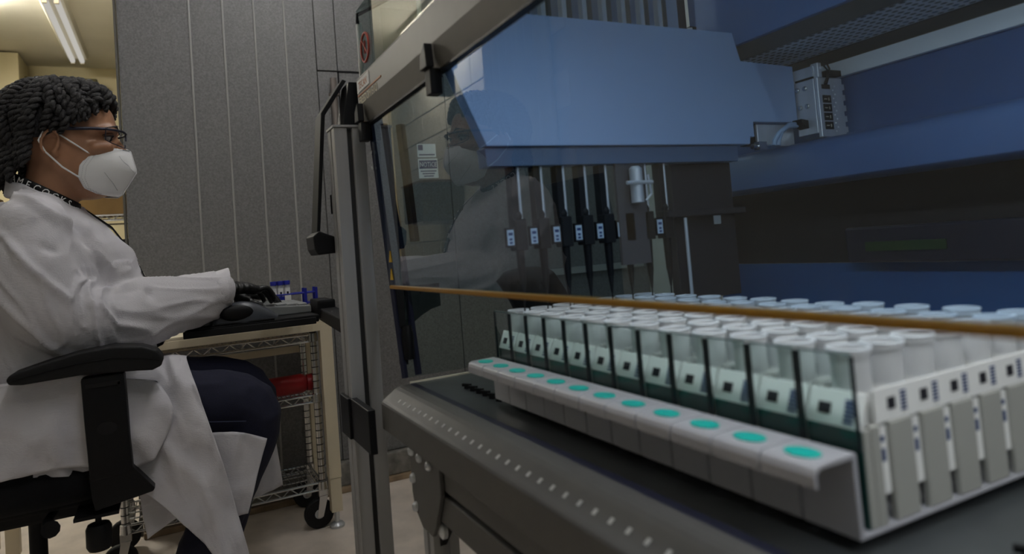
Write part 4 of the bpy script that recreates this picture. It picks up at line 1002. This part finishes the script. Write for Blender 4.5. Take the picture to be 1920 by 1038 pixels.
# cut the cuffs open-looking: ring hems
lc = part(pe, 'lab_coat', cm, M['coat'], 'white disposable lab coat', smooth='all')
for sl, r in ((SL_R, .057), (SL_L, .056)):
    e = Vector(sl[-1]); d = (e-Vector(sl[-2])).normalized(); u = d.orthogonal().normalized(); v = d.cross(u); hem = []
    RR = []
    for q, (t, k) in enumerate(((-.045, 1.0), (.0, 1.06), (.036, 1.10), (.0375, 1.09), (.030, 1.05), (-.01, .97))):
        RR.append([tuple(e+d*(t+.006*math.sin(3*a+1))+(u*math.cos(a)+v*math.sin(a))*(r*k*(1+.10*math.sin(2*a+.5)))) for a in [2*math.pi*i/28 for i in range(28)]])
    for q in (2, 3, 4):
        RR[q] = [tuple(Vector(p)+d*max(-.05, min(.05, (e.y+[.030, .0315, .024][q-2]-p[1])/d.y))) for p in RR[q]]
    part(lc, 'cuff', MB().rings(RR, cap=False), M['coat'], smooth=True)
def collar(u, v):
    a = 2*math.pi*u; r = lerp(1.0, .93, v); rise = lerp(-.016, .022, v)
    return (SX+.074*r*math.sin(a), -.258+.074*r*math.cos(a), .184+rise-.034*math.cos(a)+.002*math.sin(7*a))
co_ = part(lc, 'collar', MB().grid(collar, 48, 6), M['coat'], smooth='all')
m_ = co_.modifiers.new('thick', 'SOLIDIFY'); m_.thickness = .003
def panel(name, pts, nu=24, nv=24, wav=.010, seed=0, thick=.0018):
    """draped cloth sheet: pts is a rows x cols control net"""
    rows, cols = len(pts), len(pts[0])
    def cr(P, t):
        n_ = len(P)-1; i = min(int(t*n_), n_-1); s_ = t*n_-i
        p0, p1, p2, p3 = P[max(i-1, 0)], P[i], P[i+1], P[min(i+2, n_)]
        return .5*((2*p1)+(p2-p0)*s_+(2*p0-5*p1+4*p2-p3)*s_*s_+(3*p1-p0-3*p2+p3)*s_**3)
    def fn(u, v):
        q = cr([cr([Vector(p) for p in r], v) for r in pts], u)
        w_ = abs(noise.noise(Vector((q.y*9+seed, q.z*5-q.y*4, q.x*4)))); w2 = abs(noise.noise(Vector((q.y*22, q.z*12+q.y*12+seed, 3))))
        q.x += wav*1.2*max(0, 1-w_*4.0)**1.4+wav*.45*max(0, 1-w2*4)**1.4; q.z += wav*.25*max(0, 1-w_*4.0); return q
    o = part(lc, name, MB().grid(fn, nu, nv), M['coat'], smooth='all')
    s_ = o.modifiers.new('thick', 'SOLIDIFY'); s_.thickness = thick
    return o
# near skirt panel draped over the right thigh and hanging beside the chair
panel('skirt_panel', [
 [(-1.98,-.20,-.205),(-1.90,-.21,-.185),(-1.80,-.24,-.20),(-1.735,-.26,-.27),(-1.72,-.27,-.35),(-1.715,-.27,-.395)],
 [(-1.98,-.12,-.210),(-1.90,-.12,-.195),(-1.80,-.12,-.205),(-1.735,-.14,-.28),(-1.72,-.14,-.38),(-1.715,-.11,-.44)],
 [(-1.97,-.05,-.220),(-1.90,-.05,-.208),(-1.80,-.05,-.215),(-1.735,-.05,-.30),(-1.715,-.03,-.43),(-1.70,.020,-.58)],
 [(-1.965,.00,-.222),(-1.90,.00,-.208),(-1.80,.000,-.212),(-1.715,.015,-.31),(-1.71,.045,-.47),(-1.695,.085,-.68)],
 [(-1.96,.02,-.234),(-1.90,.025,-.214),(-1.80,.025,-.222),(-1.712,.058,-.340),(-1.705,.093,-.485),(-1.695,.140,-.72)]], 40, 44, .016, 2)
# flap folded on the seat side
panel('side_flap', [
 [(-1.725,-.40,-.20),(-1.715,-.40,-.30),(-1.71,-.40,-.39)],
 [(-1.712,-.30,-.20),(-1.700,-.30,-.30),(-1.70,-.31,-.388)],
 [(-1.712,-.20,-.20),(-1.698,-.22,-.29),(-1.697,-.20,-.385)],
 [(-1.715,-.11,-.22),(-1.70,-.10,-.30),(-1.700,-.10,-.41)],
 [(-1.735,-.04,-.24),(-1.705,-.01,-.31),(-1.705,-.05,-.40)]], 26, 20, .014, 9)
# panel hanging between the knees, in front of the shin
panel('hanging_panel', [
 [(-1.745,.060,-.375),(-1.745,.075,-.48),(-1.74,.095,-.60)],
 [(-1.742,.125,-.386),(-1.74,.112,-.48),(-1.742,.110,-.575)],
 [(-1.748,.184,-.413),(-1.745,.158,-.49),(-1.745,.132,-.574)]], 16, 16, .008, 5)
# far panel seen behind the shin and back panel beneath the seat
panel('far_panel', [
 [(-2.12,.10,-.38),(-2.12,.11,-.50),(-2.11,.12,-.66)],
 [(-2.12,.18,-.38),(-2.12,.19,-.50),(-2.11,.19,-.655)],
 [(-2.12,.235,-.39),(-2.12,.245,-.50),(-2.12,.258,-.640)]], 14, 14, .008, 6)
panel('back_panel', [
 [(-1.76,-.085,-.42),(-1.76,-.085,-.50),(-1.76,-.075,-.585)],
 [(-1.77,-.04,-.42),(-1.77,-.04,-.49),(-1.77,-.035,-.565)],
 [(-1.78,.03,-.42),(-1.78,.03,-.48),(-1.78,.02,-.545)]], 12, 12, .006, 8)
# ---- jeans and boots
for L, nm in ((LEG_R, 'r'), (LEG_L, 'l')):
    pts = L[:5]+[tuple(Vector(L[4]).lerp(Vector(L[5]), .35))]
    jm = remesh(MB().chain(pts, [.098, .092, .076, .066, .058, .055], 20), .007, 3, lambda co, n: co+n*(-.004*abs(noise.noise(co*14))*2+.003*noise.noise(co*6)))
    jj = part(pe, 'jeans_leg', jm, M['denim'], 'dark blue jeans leg', smooth='all')
    sx = .03 if nm == 'r' else 0
    part(jj, 'seam', MB().tube([(pts[1][0]+.094, pts[1][1], pts[1][2]-.015), (pts[1][0]+.089, pts[1][1]+.1, pts[1][2]-.03), (pts[2][0]+.0765, pts[2][1]-.01, pts[2][2]-.012)], .0012, 5), mat('denim_thread', (.030, .040, .085), .8))
    A_ = Vector(L[4]); B_ = Vector(L[5]); s0 = A_.lerp(B_, .05)
    bt = remesh(MB().chain([tuple(Vector(L[3]).lerp(A_, .62)), tuple(s0), tuple(B_), (B_.x, B_.y+.012, -.872)], [.054, .052, .048, .046], 18).chain([(B_.x, B_.y-.02, -.888), (B_.x, B_.y+.07, -.890), (B_.x, B_.y+.150, -.897)], [.038, .040, .030], 18), .006, 3)
    bt.v = [(p[0], p[1], max(p[2], -.922)) for p in bt.v]
    bo_ = part(pe, 'boot', bt, M['boot'], 'brown leather boot', smooth='all')
    part(bo_, 'sole', MB().prism([(B_.x-.036, B_.y-.055), (B_.x+.036, B_.y-.055), (B_.x+.042, B_.y+.08), (B_.x+.030, B_.y+.165), (B_.x-.030, B_.y+.165), (B_.x-.042, B_.y+.08)], 'z', FLOOR+.001, -.918), M['black'], bevel=.004)
# ---- gloved hands
def hand(w0, h, side, thumb_s, name):
    w0, h = Vector(w0), Vector(h).normalized(); s_ = Vector(side); s_ = (s_-h*s_.dot(h)).normalized(); up = h.cross(s_)
    if up.z < 0: up = -up
    b = MB(); R_ = []
    for t, hw, th in ((-.055, .027, .024), (-.02, .026, .021), (.0, .028, .019), (.03, .036, .018), (.06, .041, .016), (.088, .040, .014), (.096, .034, .010)):
        c_ = w0+h*t+up*(.010*math.sin(math.pi*min(1, max(0, t/.1))))
        R_.append([tuple(c_+s_*(hw*math.cos(a))+up*(th*math.sin(a))) for a in [2*math.pi*i/20 for i in range(20)]])
    b.rings(R_)
    for off, ln, r in ((-.031, .056, .0078), (-.0105, .070, .0086), (.0105, .077, .0090), (.031, .070, .0088)):
        p = w0+h*(.085-abs(off)*.12)+s_*(off*thumb_s)+up*.004
        q1 = p+h*(ln*.42)+up*(.004)+s_*(off*.15*thumb_s); q2 = q1+h*(ln*.30)-up*(ln*.22); q3 = q2+h*(ln*.16)-up*(ln*.26)
        b.chain([tuple(p-h*.02), tuple(p), tuple(q1), tuple(q2), tuple(q3)], [r*1.12, r*1.15, r, r*.92, r*.8], 10)
    t0 = w0+h*.020+s_*(.026*thumb_s); t1 = t0+h*.030+s_*(.020*thumb_s)-up*.010; t2 = t1+h*.030+s_*(.006*thumb_s)-up*.010; t3 = t2+h*.020-up*.006
    b.chain([tuple(t0), tuple(t1), tuple(t2), tuple(t3)], [.0135, .0120, .0100, .0085], 10)
    def wr(co, n):
        d = (Vector(co)-w0).dot(h); k = math.exp(-((d-.01)/.05)**2)
        return co+n*(.0018*k*math.sin(d*420+4*noise.noise(co*30)))
    return part(pe, name, remesh(b, .0026, 3, wr), M['glove'], 'black nitrile glove', smooth='all')
hand((-2.030, .128, -.066), (-.42, .88, -.10), (-.9, -.42, 0), 1, 'glove')
hand((-2.215, .150, -.088), (.10, .99, -.12), (1, -.1, 0), 1, 'glove')
# ---- lanyard
def lany(u, v):
    a = lerp(-math.pi*.98, math.pi*.98, u); r = .0668
    z = .208-.024*math.cos(a)
    return (SX+r*math.sin(a), -.254+r*math.cos(a), z+lerp(-.010, .012, v))
def lan2(u, v):
    a = 2*math.pi*u; return (SX+.0690*math.sin(a), -.256+.0690*math.cos(a), .205-.042*math.cos(a)+lerp(-.012, .015, v))
ln_ = part(pe, 'lanyard', MB().grid(lan2, 56, 2), M['black'], 'black lanyard with white letters', smooth='all')
q_ = ln_.modifiers.new('thick', 'SOLIDIFY'); q_.thickness = .002
word = 'CAROLINA GAMECOCKS'
for k, ch in enumerate(word):
    if ch == ' ' or k < 2: continue
    a = math.radians(152-13.5*(k-9)); c_ = Vector(lan2(a/(2*math.pi), .20)); c2 = Vector(lan2((a-.05)/(2*math.pi), .20))
    ux = (c2-c_).normalized(); un = Vector((math.sin(a), math.cos(a), 0)); uy = un.cross(ux); uy = uy if uy.z > 0 else -uy
    part(ln_, 'letter', placed(text_mb(ch, .0235, .0004, 'CENTER'), c_+un*.0018, ux, uy, un, .85), M['labelwhite'])
strap = MB()
def st_(u, v):
    P = [Vector((SX-.050, -.196, .176)), Vector((SX-.052, -.128, .118)), Vector((SX-.046, -.086, .05)), Vector((SX-.036, -.058, -.02)), Vector((SX-.03, -.050, -.08))]
    i = min(int(u*4), 3); t = u*4-i; p = P[i].lerp(P[i+1], t); return p+Vector((lerp(-.011, .011, v), .002, lerp(-.003, .003, v)))
o = part(ln_, 'strap', MB().grid(st_, 20, 2), M['black'], smooth='all'); q_ = o.modifiers.new('thick', 'SOLIDIFY'); q_.thickness = .002
for k, ch in enumerate('CAROLINA'):
    u = .18+.085*k; p = Vector(st_(u, .5)); d = (Vector(st_(u+.03, .5))-p).normalized(); un = d.cross(Vector((-1, 0, 0))).normalized(); un = un if un.y > 0 else -un
    uy = un.cross(d); part(ln_, 'letter', placed(text_mb(ch, .016, .0004, 'CENTER'), p+un*.003-uy*.006, d, uy, un, .9), M['labelwhite'])
